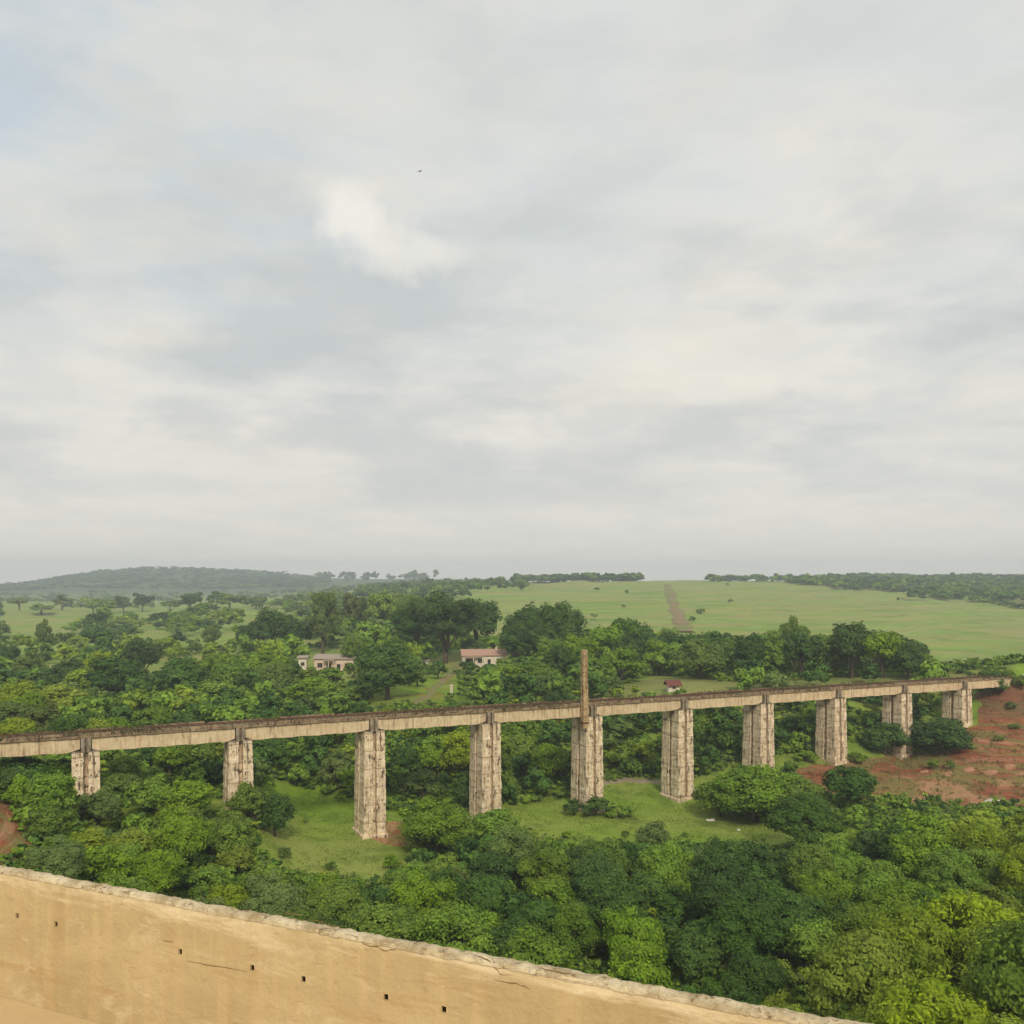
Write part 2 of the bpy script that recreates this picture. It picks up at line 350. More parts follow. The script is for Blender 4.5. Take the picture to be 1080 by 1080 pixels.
# ------------------------------------------------------------------ railway viaduct
def concrete(base, dark, light, rust, streak=1.0, spots=.6, grey=0.0):
    def f(t):
        p = objc(t)
        a = t.noise(p, .9, 6, .65, .3); c = t.mix(t.ramp(a, [(.33, 0.0), (.66, 1.0)]), base, light)
        v = t.noise(t.map(p, scale=(3.2, 3.2, .16)), 1, 5, .6, .1)
        c = t.mix(t.math('MULTIPLY', t.ramp(v, [(.52, 0.0), (.66, .8)]), streak), c, rust)
        v2 = t.noise(t.map(p, scale=(2.0, 2.0, .35), loc=(5, 5, 5)), 1, 6, .7, .2)
        c = t.mix(t.math('MULTIPLY', t.ramp(v2, [(.545, 0.0), (.64, .95)]), streak), c, dark)
        s = t.noise(t.map(p, scale=(2.6, 2.6, 1.5)), 1, 3, .75)
        c = t.mix(t.math('MULTIPLY', t.ramp(s, [(.58, 0.0), (.64, 1.0)]), spots), c, dark)
        oi = t.node('ShaderNodeObjectInfo').outputs['Random']
        lift = t.node('ShaderNodeSeparateXYZ'); t.put(lift.inputs[0], p)
        jn = t.math('ADD', t.math('MULTIPLY', lift.outputs[2], .42), t.math('MULTIPLY', t.noise(p, 1.2, 3, .6), .07))
        c = t.mix(t.math('MULTIPLY', t.ramp(t.math('ABSOLUTE', t.math('SUBTRACT', t.math('FRACT', jn), .5)), [(.0, .65), (.045, 0.0)]), grey), c, dark)
        c = t.mix(t.math('MULTIPLY', oi, .14), c, rust)
        hh = t.math('ADD', t.noise(p, 2.5, 6, .7), t.math('MULTIPLY', s, .6))
        return c, t.bump(hh, .6, .12)
    return f
m_girder = material('girder_concrete', concrete((.60, .45, .27), (.15, .085, .05), (.76, .61, .40), (.33, .19, .10), .6, .22), .92, .15)
m_pier = material('pier_concrete', concrete((.64, .49, .32), (.07, .05, .034), (.90, .75, .54), (.34, .215, .12), 1.0, 1.0, grey=1.0), .92, .15)
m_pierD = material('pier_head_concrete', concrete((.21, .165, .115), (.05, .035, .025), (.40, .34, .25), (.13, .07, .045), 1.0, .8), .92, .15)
m_deck = material('deck_weathered', concrete((.20, .14, .085), (.05, .035, .022), (.42, .31, .19), (.15, .075, .04), 1.0, .6), .95, .1)
m_rust = material('rusty_steel', lambda t: t.mix(t.noise(objc(t), 3, 5, .7), (.05, .022, .014), (.15, .06, .03)), .8, .3)
m_sleeper = material('old_sleeper', lambda t: t.mix(t.noise(objc(t), 2, 5, .7), (.07, .05, .035), (.20, .15, .10)), .9, .1)

NP = 10; DX, DY = 15.355, 7.7; X0, Y0 = -49.93, 100.0
LS = math.hypot(DX, DY); VA = math.atan2(DY, DX)
GT = {-1: -17.9, 0: -18.2, 1: -18.37, 2: -18.52, 3: -18.78, 4: -19.0, 5: -19.18, 6: -19.33, 7: -19.5, 8: -19.68, 9: -19.9, 10: -20.0}
def girder_top(n): a = math.floor(n); f_ = n - a; return GT[a] * (1 - f_) + GT[min(a + 1, 10)] * f_
via = empty('railway_viaduct', (X0, Y0, 0), VA, label='long weathered concrete railway viaduct on tall stained piers crossing the green valley', cat='viaduct')
GD = 1.62; PT, PW = 1.42, 2.12         # girder depth, pier half sizes (along, across)
MV = Matrix.Translation((X0, Y0, 0)) @ Matrix.Rotation(VA, 4, 'Z')
rng = random.Random(3)
for n in range(-1, NP + 0):
    s0 = n * LS; s1 = (n + 1) * LS; z0 = GT[n]; z1 = GT[n + 1]
    last = (n == NP - 1)
    a = .62; e = s1 - .62 if not last else s1 - 2.0
    # two beams with haunched ends under the slab
    mb = MB(); K = 14
    for yc in (-1.36, 1.36):
        hw = .25; V = []; Fc = []
        for i in range(K + 1):
            u = i / K; s = s0 + a + (e - s0 - a) * u; zt = z0 + (z1 - z0) * (s - s0) / LS
            end = min(u, 1 - u) * (e - s0 - a); dep = GD - .32 * math.exp(-(end / .55) ** 2) + .05 * math.sin(s * 1.7)
            V += [(s, yc - hw, zt - dep), (s, yc + hw, zt - dep), (s, yc + hw, zt), (s, yc - hw, zt)]
        for i in range(K):
            b = i * 4
            for j in range(4): Fc.append((b + j, b + (j + 1) % 4, b + 4 + (j + 1) % 4, b + 4 + j))
        Fc += [(0, 3, 2, 1), (K * 4, K * 4 + 1, K * 4 + 2, K * 4 + 3)]
        mb.add(V, Fc)
    for i in range(1, 5):
        s = s0 + LS * i / 5; zt = z0 + (z1 - z0) * i / 5
        mb.box(s - .12, s + .12, -1.10, 1.10, zt - 1.3, zt - .02)
    mb.build('girder', m_girder, via)
# deck slab with broken edge
def deckstrip(y0, y1, zlo, zhi, K=330, rag=0.0, seed=1, s_from=-LS, s_to=NP * LS - 1.0):
    rg = random.Random(seed); V = []; Fc = []
    for i in range(K + 1):
        s = s_from + (s_to - s_from) * i / K; zt = girder_top(s / LS)
        r1 = rg.uniform(-rag, rag * .4); r2 = rg.uniform(-rag, rag * .4); r3 = rg.uniform(-rag * 1.2, rag)
        V += [(s, y0 - r1, zt + zlo), (s, y1 + r2, zt + zlo), (s, y1 + r2, zt + zhi + r3), (s, y0 - r1, zt + zhi + r3)]
    for i in range(K):
        b = i * 4
        for j in range(4): Fc.append((b + j, b + (j + 1) % 4, b + 4 + (j + 1) % 4, b + 4 + j))
    Fc += [(0, 3, 2, 1), (K * 4, K * 4 + 1, K * 4 + 2, K * 4 + 3)]
    return MB().add(V, Fc)
deckstrip(-1.86, 1.86, .004, .26, rag=.09).build('deck_slab', m_deck, via)
deckstrip(-1.3, 1.3, .261, .36, rag=.06, seed=4).build('ballast', material('ballast_mat', lambda t: (t.mix(t.noise(objc(t), 2.5, 6, .75), (.11, .10, .045), (.32, .26, .16)), t.bump(t.noise(objc(t), 6, 4, .8), .9, .1)), .95, .1), via)
sl = [MB() for _ in range(NP + 1)]; ns = int((NP + 1) * LS / .75)
for i in range(ns):
    s = -LS + .5 + i * .75
    if rng.random() < .12 or s > NP * LS - 2.2: continue
    zt = girder_top(s / LS); w = 1.15 + rng.uniform(-.1, .15); j = rng.uniform(-.06, .06)
    sl[int((s + LS) // LS)].box(s - .12 + j, s + .12 + j, -w, w, zt + .33, zt + .43)
for q_ in sl: q_.build('sleeper_row', m_sleeper, via)
for yy in (-.5, .5): deckstrip(yy - .035, yy + .035, .432, .54, K=90).build('rail', m_rust, via)
for yy in (-1.74, 1.74):      # remnants of a low edge kerb and stub posts
    s = -LS
    while s < NP * LS - 3:
        mb = MB()
        L_ = rng.uniform(1.0, 7.0); zt = girder_top((s + L_ / 2) / LS)
        mb.box(s, s + L_, yy - .09, yy + .09, zt + .262, zt + .262 + rng.uniform(.08, .28)); s += L_ + rng.choice([.03, .1, .5, 2.2])
        mb.build('edge_kerb', m_deck, via)

def pier(n, base):
    s = n * LS; zt = GT[n] - GD - .02; H = zt - base
    e = empty('pier', (s, 0, 0)); e.parent = via
    # shaft: four ribbed corner columns round a recessed core (grooves down the middle of each face)
    K = max(6, int(H / .38)); rg = random.Random(n + 20); mb = MB()
    gy = .36; gx = .27; rec = .75
    prof = []
    def sq(a, b):   # outline of half-sizes a (along), b (across) with a recess in the middle of every face
        return [(-a, -b), (-gx, -b), (-gx, -b + rec), (gx, -b + rec), (gx, -b), (a, -b),
                (a, -gy), (a - rec, -gy), (a - rec, gy), (a, gy), (a, b),
                (gx, b), (gx, b - rec), (-gx, b - rec), (-gx, b), (-a, b),
                (-a, gy), (-a + rec, gy), (-a + rec, -gy), (-a, -gy)]
    V = []; Fc = []; nn = 20
    for i in range(K + 1):
        u = i / K; z = base - 1.2 + (zt - base + 1.2) * u; ta = .16 * (1 - u)
        for (x, y) in sq(PT + ta, PW + ta): V.append((x + rg.uniform(-.05, .05), y + rg.uniform(-.05, .05), z))
    for i in range(K):
        for j in range(nn): Fc.append((i * nn + j, i * nn + (j + 1) % nn, (i + 1) * nn + (j + 1) % nn, (i + 1) * nn + j))
    Fc.append(tuple(K * nn + j for j in range(nn))); Fc.append(tuple(range(nn))[::-1])
    MB().add(V, Fc).build('shaft', m_pier, e)
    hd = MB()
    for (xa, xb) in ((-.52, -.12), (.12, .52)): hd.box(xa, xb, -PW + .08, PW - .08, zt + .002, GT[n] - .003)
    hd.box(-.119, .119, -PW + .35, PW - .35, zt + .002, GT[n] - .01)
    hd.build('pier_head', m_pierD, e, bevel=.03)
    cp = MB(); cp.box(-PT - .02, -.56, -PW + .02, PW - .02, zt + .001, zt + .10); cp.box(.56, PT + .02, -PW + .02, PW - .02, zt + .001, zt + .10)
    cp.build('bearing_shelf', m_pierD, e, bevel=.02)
    ft = MB(); ft.box(-PT - .35, PT + .35, -PW - .35, PW + .35, base - 1.5, base + .25, taper=.05); ft.build('footing', m_pier, e, bevel=.08)
    return e
pier_bases = {}
for n in range(-1, NP):
    x = X0 + n * DX; y = Y0 + n * DY; pier_bases[n] = h1(x, y); pier(n, pier_bases[n])
ab = MB(); ab.box(NP * LS - 2.4, NP * LS + 4, -2.3, 2.3, -27, GT[10] - .004); ab.box(NP * LS - .9, NP * LS + 4, -2.6, -2.31, -27, GT[10] + .7)
ab.build('abutment', m_pier, via, bevel=.05)

# tall weathered post fixed to the fifth pier, rising high above the deck
n = 4; e = empty('tall_post', MV @ Vector((n * LS - 1.90, -PW - .24, pier_bases[4])), VA,
                 label='tall rust-brown concrete post rising above the viaduct deck at its fifth pier', cat='post')
hp = -10.4 - pier_bases[4]; hb = GT[4] - GD - 1.6 - pier_bases[4]
pm = material('post_stained', concrete((.34, .22, .11), (.09, .05, .03), (.52, .38, .21), (.20, .10, .05), 1.0, .7), .92, .15)
V = []; Fc = []; K = 40; rg = random.Random(9)
for i in range(K + 1):
    u = i / K; w = .46 - .10 * u
    if i == K: w = .30
    V += [(a * w + rg.uniform(-.05, .05), b * w + rg.uniform(-.05, .05), hb + (hp - hb) * u) for a, b in ((-1, -1), (1, -1), (1, 1), (-1, 1))]
for i in range(K):
    for j in range(4): Fc.append((i * 4 + j, i * 4 + (j + 1) % 4, i * 4 + 4 + (j + 1) % 4, i * 4 + 4 + j))
Fc += [(K * 4, K * 4 + 1, K * 4 + 2, K * 4 + 3), (3, 2, 1, 0)]
MB().add(V, Fc).build('shaft', pm, e, bevel=.04)
for zz_ in (GT[4] - GD - .8 - pier_bases[4],): MB().box(-.52, .52, -.52, .52, zz_, zz_ + .22).build('iron_band', m_rust, e)
tp = MB(); tp.tube([(.36, .1, hp - 3.2), (.46, .1, hp - 2.5), (.44, .1, hp - .2)], [.06, .06, .06]); tp.build('conduit', m_rust, e)

# ------------------------------------------------------------------ parapet wall and footway beside the camera
WA = Vector((-2.88, 4.8, 0)); WD = Vector((.924, -.383, 0)).normalized(); WNv = Vector((.383, .924, 0)).normalized()
WM = Matrix(((WD.x, WNv.x, 0, WA.x), (WD.y, WNv.y, 0, WA.y), (0, 0, 1, 0), (0, 0, 0, 1)))
ZT, ZB = -1.622, -2.34
def f_wall(t):
    p = geo(t); q = t.map(p, rot=(0, 0, math.atan2(.383, .924)))
    a = t.noise(t.map(q, scale=(.9, .9, 1.9)), 1, 8, .66, .4)
    c = t.mix(t.ramp(a, [(.32, 0.0), (.68, 1.0)]), (.44, .325, .165), (.60, .46, .245))
    v = t.noise(t.map(q, scale=(6, 6, .5)), 1, 5, .6, .1)
    c = t.mix(t.ramp(v, [(.5, 0.0), (.72, .35)]), c, (.82, .60, .30))
    c = t.mix(t.ramp(t.noise(t.map(q, scale=(4, 4, .7), loc=(4, 3, 2)), 1, 6, .65), [(.55, 0.0), (.75, .35)]), c, (.38, .20, .075))
    sp = t.node('ShaderNodeSeparateXYZ'); t.put(sp.inputs[0], p)
    # paint worn off in a ragged band below the top
    w = t.math('ADD', t.math('MULTIPLY', t.math('SUBTRACT', sp.outputs[2], -1.77), 6), t.math('MULTIPLY', t.math('SUBTRACT', t.noise(t.map(q, scale=(2.5, 2.5, 14)), 1, 6, .7, .4), .5), 3.4))
    c = t.mix(t.ramp(w, [(.2, 0.0), (1.1, .9)]), c, (.78, .645, .42))
    c = t.mix(t.ramp(t.noise(t.map(q, scale=(9, 9, 30)), 1, 5, .8), [(.56, 0.0), (.68, .6)]), c, (.36, .23, .11))
    hz = t.noise(t.map(q, scale=(1.1, 1.1, 12), loc=(1, 2, 3)), 1, 5, .6, .2)
    c = t.mix(t.ramp(hz, [(.60, 0.0), (.68, .35)]), c, (.42, .23, .09))
    c = t.mix(t.ramp(t.noise(t.map(q, scale=(2.2, 2.2, 5), loc=(6, 1, 1)), 1, 8, .72, .5), [(.54, 0.0), (.63, .55)]), c, (.68, .54, .33))
    c = t.mix(t.ramp(t.noise(t.map(q, scale=(3, 3, 1.0), loc=(2, 8, 1)), 1, 8, .75, .3), [(.62, 0.0), (.72, .3)]), c, (.27, .165, .075))
    hh = t.math('ADD', t.noise(q, 5, 6, .65), t.math('MULTIPLY', t.noise(q, 40, 4, .7), .25))
    return c, t.bump(hh, .35, .03)
m_wall = material('ochre_painted_plaster', f_wall, .88, .2)
def f_cop(t):
    p = geo(t)
    c = t.mix(t.ramp(t.noise(p, 6, 7, .7, .4), [(.35, 0.0), (.62, 1.0)]), (.38, .28, .15), (.78, .66, .45))
    c = t.mix(t.ramp(t.noise(p, 22, 5, .75), [(.56, 0.0), (.66, .85)]), c, (.16, .10, .05))
    return c, t.bump(t.noise(p, 18, 6, .75), .9, .03)
m_cop = material('worn_coping', f_cop, .92, .15)
m_foot = material('footway_concrete', lambda t: (t.mix(t.noise(geo(t), 2.5, 7, .65), (.50, .36, .18), (.62, .46, .25)), t.bump(t.noise(geo(t), 30, 5, .7), .3, .02)), .9, .2)
def wl(s, tt, z): return WM @ Vector((s, tt, z))
pw = empty('parapet_wall', (WA.x, WA.y, ZB), math.atan2(WD.y, WD.x), label='ochre painted parapet wall with worn pale top and small drain holes along the near bottom edge', cat='wall')
def loc_(s, tt, z): return (s, tt, z - ZB)
holes = []
for (px, py) in ((18, 966), (59, 975), (190, 1004), (266, 1021), (320, 1033), (407, 1052), (468, 1065)):
    d = Vector(((px - 540) / F, 1, -(py - HY) / F)); k_ = WA.dot(WNv) / d.dot(WNv); q = d * k_
    holes.append(((q - WA).dot(WD), q.z))
# inner face as a grid, leaving true recesses at the holes; below the ragged coping
sx = [-45.0]; zlev = sorted(set([ZB - .01, ZT - .035] ))
cells = []
V = []; Fc = []
hs = sorted(holes); hw = .012
breaks = [-45.0]
for (s, z) in hs: breaks += [s - hw, s + hw]
breaks.append(22.0)
def quad(a, b, c_, d): o = len(V); V.extend([a, b, c_, d]); Fc.append((o, o + 1, o + 2, o + 3))
top = ZT - .012
for i in range(len(breaks) - 1):
    a, b = breaks[i], breaks[i + 1]
    if i % 2 == 0: quad(loc_(a, 0, ZB - .3), loc_(b, 0, ZB - .3), loc_(b, 0, top), loc_(a, 0, top))
    else:
        z = hs[i // 2][1]; zl, zh = z - hw * 1.25, z + hw * 1.25; D = .07
        quad(loc_(a, 0, ZB - .3), loc_(b, 0, ZB - .3), loc_(b, 0, zl), loc_(a, 0, zl)); quad(loc_(a, 0, zh), loc_(b, 0, zh), loc_(b, 0, top), loc_(a, 0, top))
        quad(loc_(a, 0, zl), loc_(b, 0, zl), loc_(b, D, zl), loc_(a, D, zl)); quad(loc_(a, D, zh), loc_(b, D, zh), loc_(b, 0, zh), loc_(a, 0, zh))
        quad(loc_(a, 0, zl), loc_(a, D, zl), loc_(a, D, zh), loc_(a, 0, zh)); quad(loc_(b, D, zl), loc_(b, 0, zl), loc_(b, 0, zh), loc_(b, D, zh))
TW = .055
quad(loc_(22, TW, ZB - 2.0), loc_(-45, TW, ZB - 2.0), loc_(-45, TW, top), loc_(22, TW, top))
quad(loc_(-45, 0, top), loc_(22, 0, top), loc_(22, TW, top), loc_(-45, TW, top))
MB().add(V, Fc).build('wall_body', m_wall, pw)
m_hole = material('hole_shade', lambda t: (.012, .009, .006), .95, .05)
for (s, z) in hs:       # near-black block in each hole, its inner shade put into the colour
    mb = MB(); mb.box(s - hw - .004, s + hw + .004, .012, .066, z - ZB - hw * 1.3, z - ZB + hw * 1.3)
    mb.build('drain_hole', m_hole, pw)
# ragged coping
V = []; Fc = []; K = 1500; rg = random.Random(5); a1 = a2 = a3 = 0
for i in range(K + 1):
    s = -14 + 22 * i / K; a1 = a1 * .6 + rg.uniform(-.0035, .0035); a2 = a2 * .6 + rg.uniform(-.004, .004); a3 = a3 * .7 + rg.uniform(-.004, .004)
    zl = ZT - .022 - abs(a3) * .9; zh = ZT + a1
    V += [loc_(s, -.006 + a2 * .4, zl), loc_(s, TW + .01, zl), loc_(s, TW + .006 + a2, zh - .008), loc_(s, TW * .5, zh + a3 * .6), loc_(s, .002 + a2, zh - .006)]
for i in range(K):
    for j in range(5): Fc.append((i * 5 + j, i * 5 + (j + 1) % 5, i * 5 + 5 + (j + 1) % 5, i * 5 + 5 + j))
for (sa, sb) in ((-45, -14), (8, 22)):
    o = len(V); V += [loc_(sa, 0, ZT - .035), loc_(sb, 0, ZT - .035), loc_(sb, TW, ZT - .035), loc_(sa, TW, ZT - .035), loc_(sa, 0, ZT), loc_(sb, 0, ZT), loc_(sb, TW, ZT), loc_(sa, TW, ZT)]
    Fc += [tuple(o + k_ for k_ in q) for q in ((0, 1, 5, 4), (1, 2, 6, 5), (2, 3, 7, 6), (3, 0, 4, 7), (4, 5, 6, 7))]
MB().add(V, Fc).build('coping', m_cop, pw)
# meandering cracks in the plaster, thin dark brown slivers set proud of the face
m_crack = material('crack_brown', lambda t: (.24, .15, .07), .95, .05)
def wall_uv(px, py):
    d = Vector(((px - 540) / F, 1, -(py - HY) / F)); q = d * (WA.dot(WNv) / d.dot(WNv)); return (q - WA).dot(WD), q.z - ZB
for pts in ([(366, 985), (378, 988), (384, 996), (397, 999), (408, 1003), (417, 1001), (424, 994)], [(325, 968), (345, 975), (362, 977)], [(488, 1005), (505, 1008), (517, 1013), (528, 1030 - 2), (540, 1028)],
            [(172, 992), (183, 993)], [(196, 1013), (222, 1018), (262, 1025)], [(300, 962), (320, 966)], [(520, 1034), (545, 1037), (560, 1044)], [(560, 1018), (590, 1026), (610, 1028)]):
    rg = random.Random(pts[0][0]); P_ = []
    for (a, b) in zip(pts[:-1], pts[1:]):
        for k_ in range(4): P_.append((a[0] + (b[0] - a[0]) * k_ / 4 + rg.uniform(-1, 1), a[1] + (b[1] - a[1]) * k_ / 4 + rg.uniform(-.8, .8)))
    P_.append(pts[-1]); uv = [wall_uv(*p) for p in P_]; V = []; Fc = []
    for i, (s, z) in enumerate(uv):
        w = .0022 * (.3 + math.sin(math.pi * i / (len(uv) - 1))) * rg.uniform(.5, 1.2); V += [(s, -.0015, z - w), (s, -.0015, z + w)]
    for i in range(len(uv) - 1): Fc.append((2 * i, 2 * i + 2, 2 * i + 3, 2 * i + 1))
    MB().add(V, Fc).build('crack', m_crack, pw)
fw = MB(); fw.box(-45, 22, -9, -.002, ZB - .9, ZB, WM); fw.box(-45, 22, -.002, TW - .02, ZB - .9, ZB - .32, WM)
fw.build('footway', m_foot, kind='structure')

# ------------------------------------------------------------------ houses
m_plaster = material('pink_plaster', concrete((.60, .44, .34), (.30, .2, .15), (.74, .60, .48), (.45, .3, .22), .5, .2), .9, .2)
m_white = material('white_plaster', concrete((.66, .58, .47), (.34, .26, .2), (.78, .71, .6), (.5, .4, .3), .5, .2), .9, .2)
m_tile = material('red_tile', lambda t: (t.mix(t.noise(objc(t), 1.2, 5, .7), (.28, .09, .05), (.46, .24, .17)), t.bump(t.noise(t.map(objc(t), scale=(9, 1, 1)), 1, 3, .6), .6, .08)), .9, .2)
m_tileold = material('faded_tile', lambda t: t.mix(t.noise(objc(t), 1.0, 5, .7), (.24, .19, .15), (.42, .35, .29)), .9, .2)
m_dark = material('window_dark', lambda t: (.03, .032, .035), .2, .5)
m_wood = material('painted_frame', lambda t: (.35, .28, .2), .7, .3)
m_tileold2 = material('pink_tile', lambda t: t.mix(t.noise(objc(t), 1.1, 5, .7), (.34, .17, .12), (.50, .36, .28)), .9, .2)
m_tiledark = material('dark_red_tile', lambda t: t.mix(t.noise(objc(t), 1.5, 5, .7), (.10, .035, .03), (.20, .08, .06)), .9, .2)
def house(px, py, Yd, w, d, hgt, rz, wallm, roofm, label, windows, doors=(), rise=1.1, porch=None, name='house', chim=None, oneslope=False):
    x = (px - 540) / F * Yd; z = min(h1(x, Yd), -(py - HY) * Yd / F + .1); e = empty(name, (x, Yd, z), rz, label=label, cat='house' if name == 'house' else 'shed')
    w2 = w / 2
    MB().box(-w2, w2, 0, d, -1.5, hgt).build('wall', wallm, e)
    ov = .45; rf = MB()
    if oneslope: V = [(-w2 - ov, -ov, hgt), (w2 + ov, -ov, hgt), (w2 + ov, d + ov, hgt + rise), (-w2 - ov, d + ov, hgt + rise)]
    else: V = [(-w2 - ov, -ov, hgt - .05), (w2 + ov, -ov, hgt - .05), (w2 + ov, d / 2, hgt + rise), (-w2 - ov, d / 2, hgt + rise), (w2 + ov, d + ov, hgt - .05), (-w2 - ov, d + ov, hgt - .05)]
    Vt = [(a, b, c_ + .14) for a, b, c_ in V]
    if oneslope:
        rf.add(V + Vt, [(0, 3, 2, 1), (4, 5, 6, 7), (0, 1, 5, 4), (1, 2, 6, 5), (2, 3, 7, 6), (3, 0, 4, 7)])
    else:
        rf.add(V + Vt, [(0, 3, 2, 1), (3, 5, 4, 2), (6, 7, 8, 9), (9, 8, 10, 11), (0, 1, 7, 6), (4, 5, 11, 10), (1, 2, 8, 7), (2, 4, 10, 8), (5, 3, 9, 11), (3, 0, 6, 9)])
        rf.add([(-w2, .01, hgt - .02), (-w2, d - .01, hgt - .02), (-w2, d / 2, hgt + rise - .1)], [(0, 1, 2)]); rf.add([(w2, .01, hgt - .02), (w2, d - .01, hgt - .02), (w2, d / 2, hgt + rise - .1)], [(0, 2, 1)])
    ro = rf.build('roof', roofm, e)
    if chim is not None: MB().box(chim - .3, chim + .3, d / 2 - .3, d / 2 + .3, hgt + rise - .4, hgt + rise + .7).build('chimney', wallm, ro)
    for (a, b, z0, z1) in windows:
        f_ = MB(); t_ = .09
        for q in ((a - t_, b + t_, z0 - t_, z0), (a - t_, b + t_, z1, z1 + t_), (a - t_, a, z0, z1), (b, b + t_, z0, z1), ((a + b) / 2 - .03, (a + b) / 2 + .03, z0, z1)):
            f_.box(q[0], q[1], -.07, .0, q[2], q[3])
        fo = f_.build('window', m_wood, e); MB().box(a, b, -.03, -.005, z0, z1).build('pane', m_dark, fo)
    for (a, b, hh) in doors:
        do = MB().box(a, b, -.05, -.005, .05, hh).build('door', m_dark, e)
    if porch:
        a, b, dp = porch; po = MB().box(a, b, -dp, -.46, hgt - .28, hgt - .14).build('porch_roof', roofm, e)
        for xx in (a + .15, (a + b) / 2, b - .15): MB().box(xx - .1, xx + .1, -dp + .1, -dp + .3, -1, hgt - .285).build('porch_post', wallm, e)
    return e
house(352, 709, 238, 11.2, 6, 3.6, -.10, m_plaster, m_tileold, 'pinkish single-storey house with faded roof on the hillside left of the big dark tree',
      [(-4.6, -3.3, 1.2, 2.4), (-2.0, -.8, 1.2, 2.4), (3.2, 4.4, 1.2, 2.4)], [(.9, 1.9, 2.2)], rise=1.0, porch=(-2.6, .6, 1.8))
house(319, 707, 240, 2.2, 2.6, 3.4, .1, m_white, m_tileold, 'narrow whitish outbuilding just left of the pinkish house', [(-.4, .5, 1.3, 2.2)], rise=.4, name='outbuilding', oneslope=True)
house(378, 697, 262, 6.0, 5, 4.6, .25, m_white, m_tileold, 'pale shed with grey sloping roof behind the pinkish house', [(-2, -1, 2, 3)], rise=1.6, name='shed', oneslope=True)
house(343, 716, 228, 3.2, 1.6, 1.5, -.1, m_white, m_white, 'low white tank house on the grass below the pinkish house', [(-.9, -.1, .5, 1.0)], rise=.2, name='tank_house', oneslope=True)
house(511, 703.5, 247, 12.6, 6.5, 3.3, .14, m_white, m_tileold2, 'white house with low red tiled roof before the dark trees near the centre', 
      [(-5.4, -2.9, 1.3, 2.3), (-1.9, -.4, 1.2, 2.3), (3.6, 5.2, 1.2, 2.3)], [(.9, 1.8, 2.2)], rise=1.5, porch=(-6, -.6, 1.5), chim=3.8)
house(444, 706, 243, 4.0, 3, 2.4, .05, m_white, m_tileold, 'small pale hut between the big dark tree and the red roofed house', [(-1.2, -.4, 1, 1.8)], [(.5, 1.2, 2)], rise=.5, name='hut')
house(608, 692, 262, 5.0, 3, 2.6, .05, m_white, m_tileold, 'small pale roofed shed half hidden in trees right of the red roofed house', [(-1.2, -.2, 1, 1.8)], rise=.5, name='shed')
house(711, 725, 176, 2.3, 2, 1.0, .1, m_white, m_tiledark, 'tiny white hut with dark red-brown roof just above the viaduct deck near its sixth pier', [(-.3, .3, .4, .9)], rise=1.0, name='hut')
# pale gate pillar on the bank by the path
g = ground_at(476, 731); e = empty('gate_pillar', g, .2, label='short white pillar beside the footpath below the red roofed house', cat='pillar')
MB().box(-.28, .28, -.28, .28, -.5, 1.5).build('shaft', m_white, e, bevel=.04); MB().box(-.38, .38, -.38, .38, 1.501, 1.68).build('cap', m_white, e, bevel=.03)

# ------------------------------------------------------------------ vegetation
ICO = None
def ico():
    global ICO
    if ICO is None:
        import bmesh
        bm = bmesh.new(); bmesh.ops.create_icosphere(bm, subdivisions=1, radius=1)
        ICO = (np.array([v.co[:] for v in bm.verts]), np.array([[v.index for v in f.verts] for f in bm.faces])); bm.free()
    return ICO
def leaves(rg, C, N, size, jit=.6):
    """quads at C, facing about N"""
    n = len(C); N = N + rg.normal(0, jit, (n, 3)); N /= np.linalg.norm(N, axis=1)[:, None] + 1e-9
    A = np.cross(N, rg.normal(0, 1, (n, 3))); A /= np.linalg.norm(A, axis=1)[:, None] + 1e-9; B = np.cross(N, A)
    s = size * rg.uniform(.6, 1.35, (n, 1)); a = A * s; b = B * s * .55
    V = np.stack([C - a, C + b * 1.0 - a * .1, C + a, C - b - a * .1], 1)
    return V.reshape(-1, 3), np.arange(n * 4).reshape(n, 4)
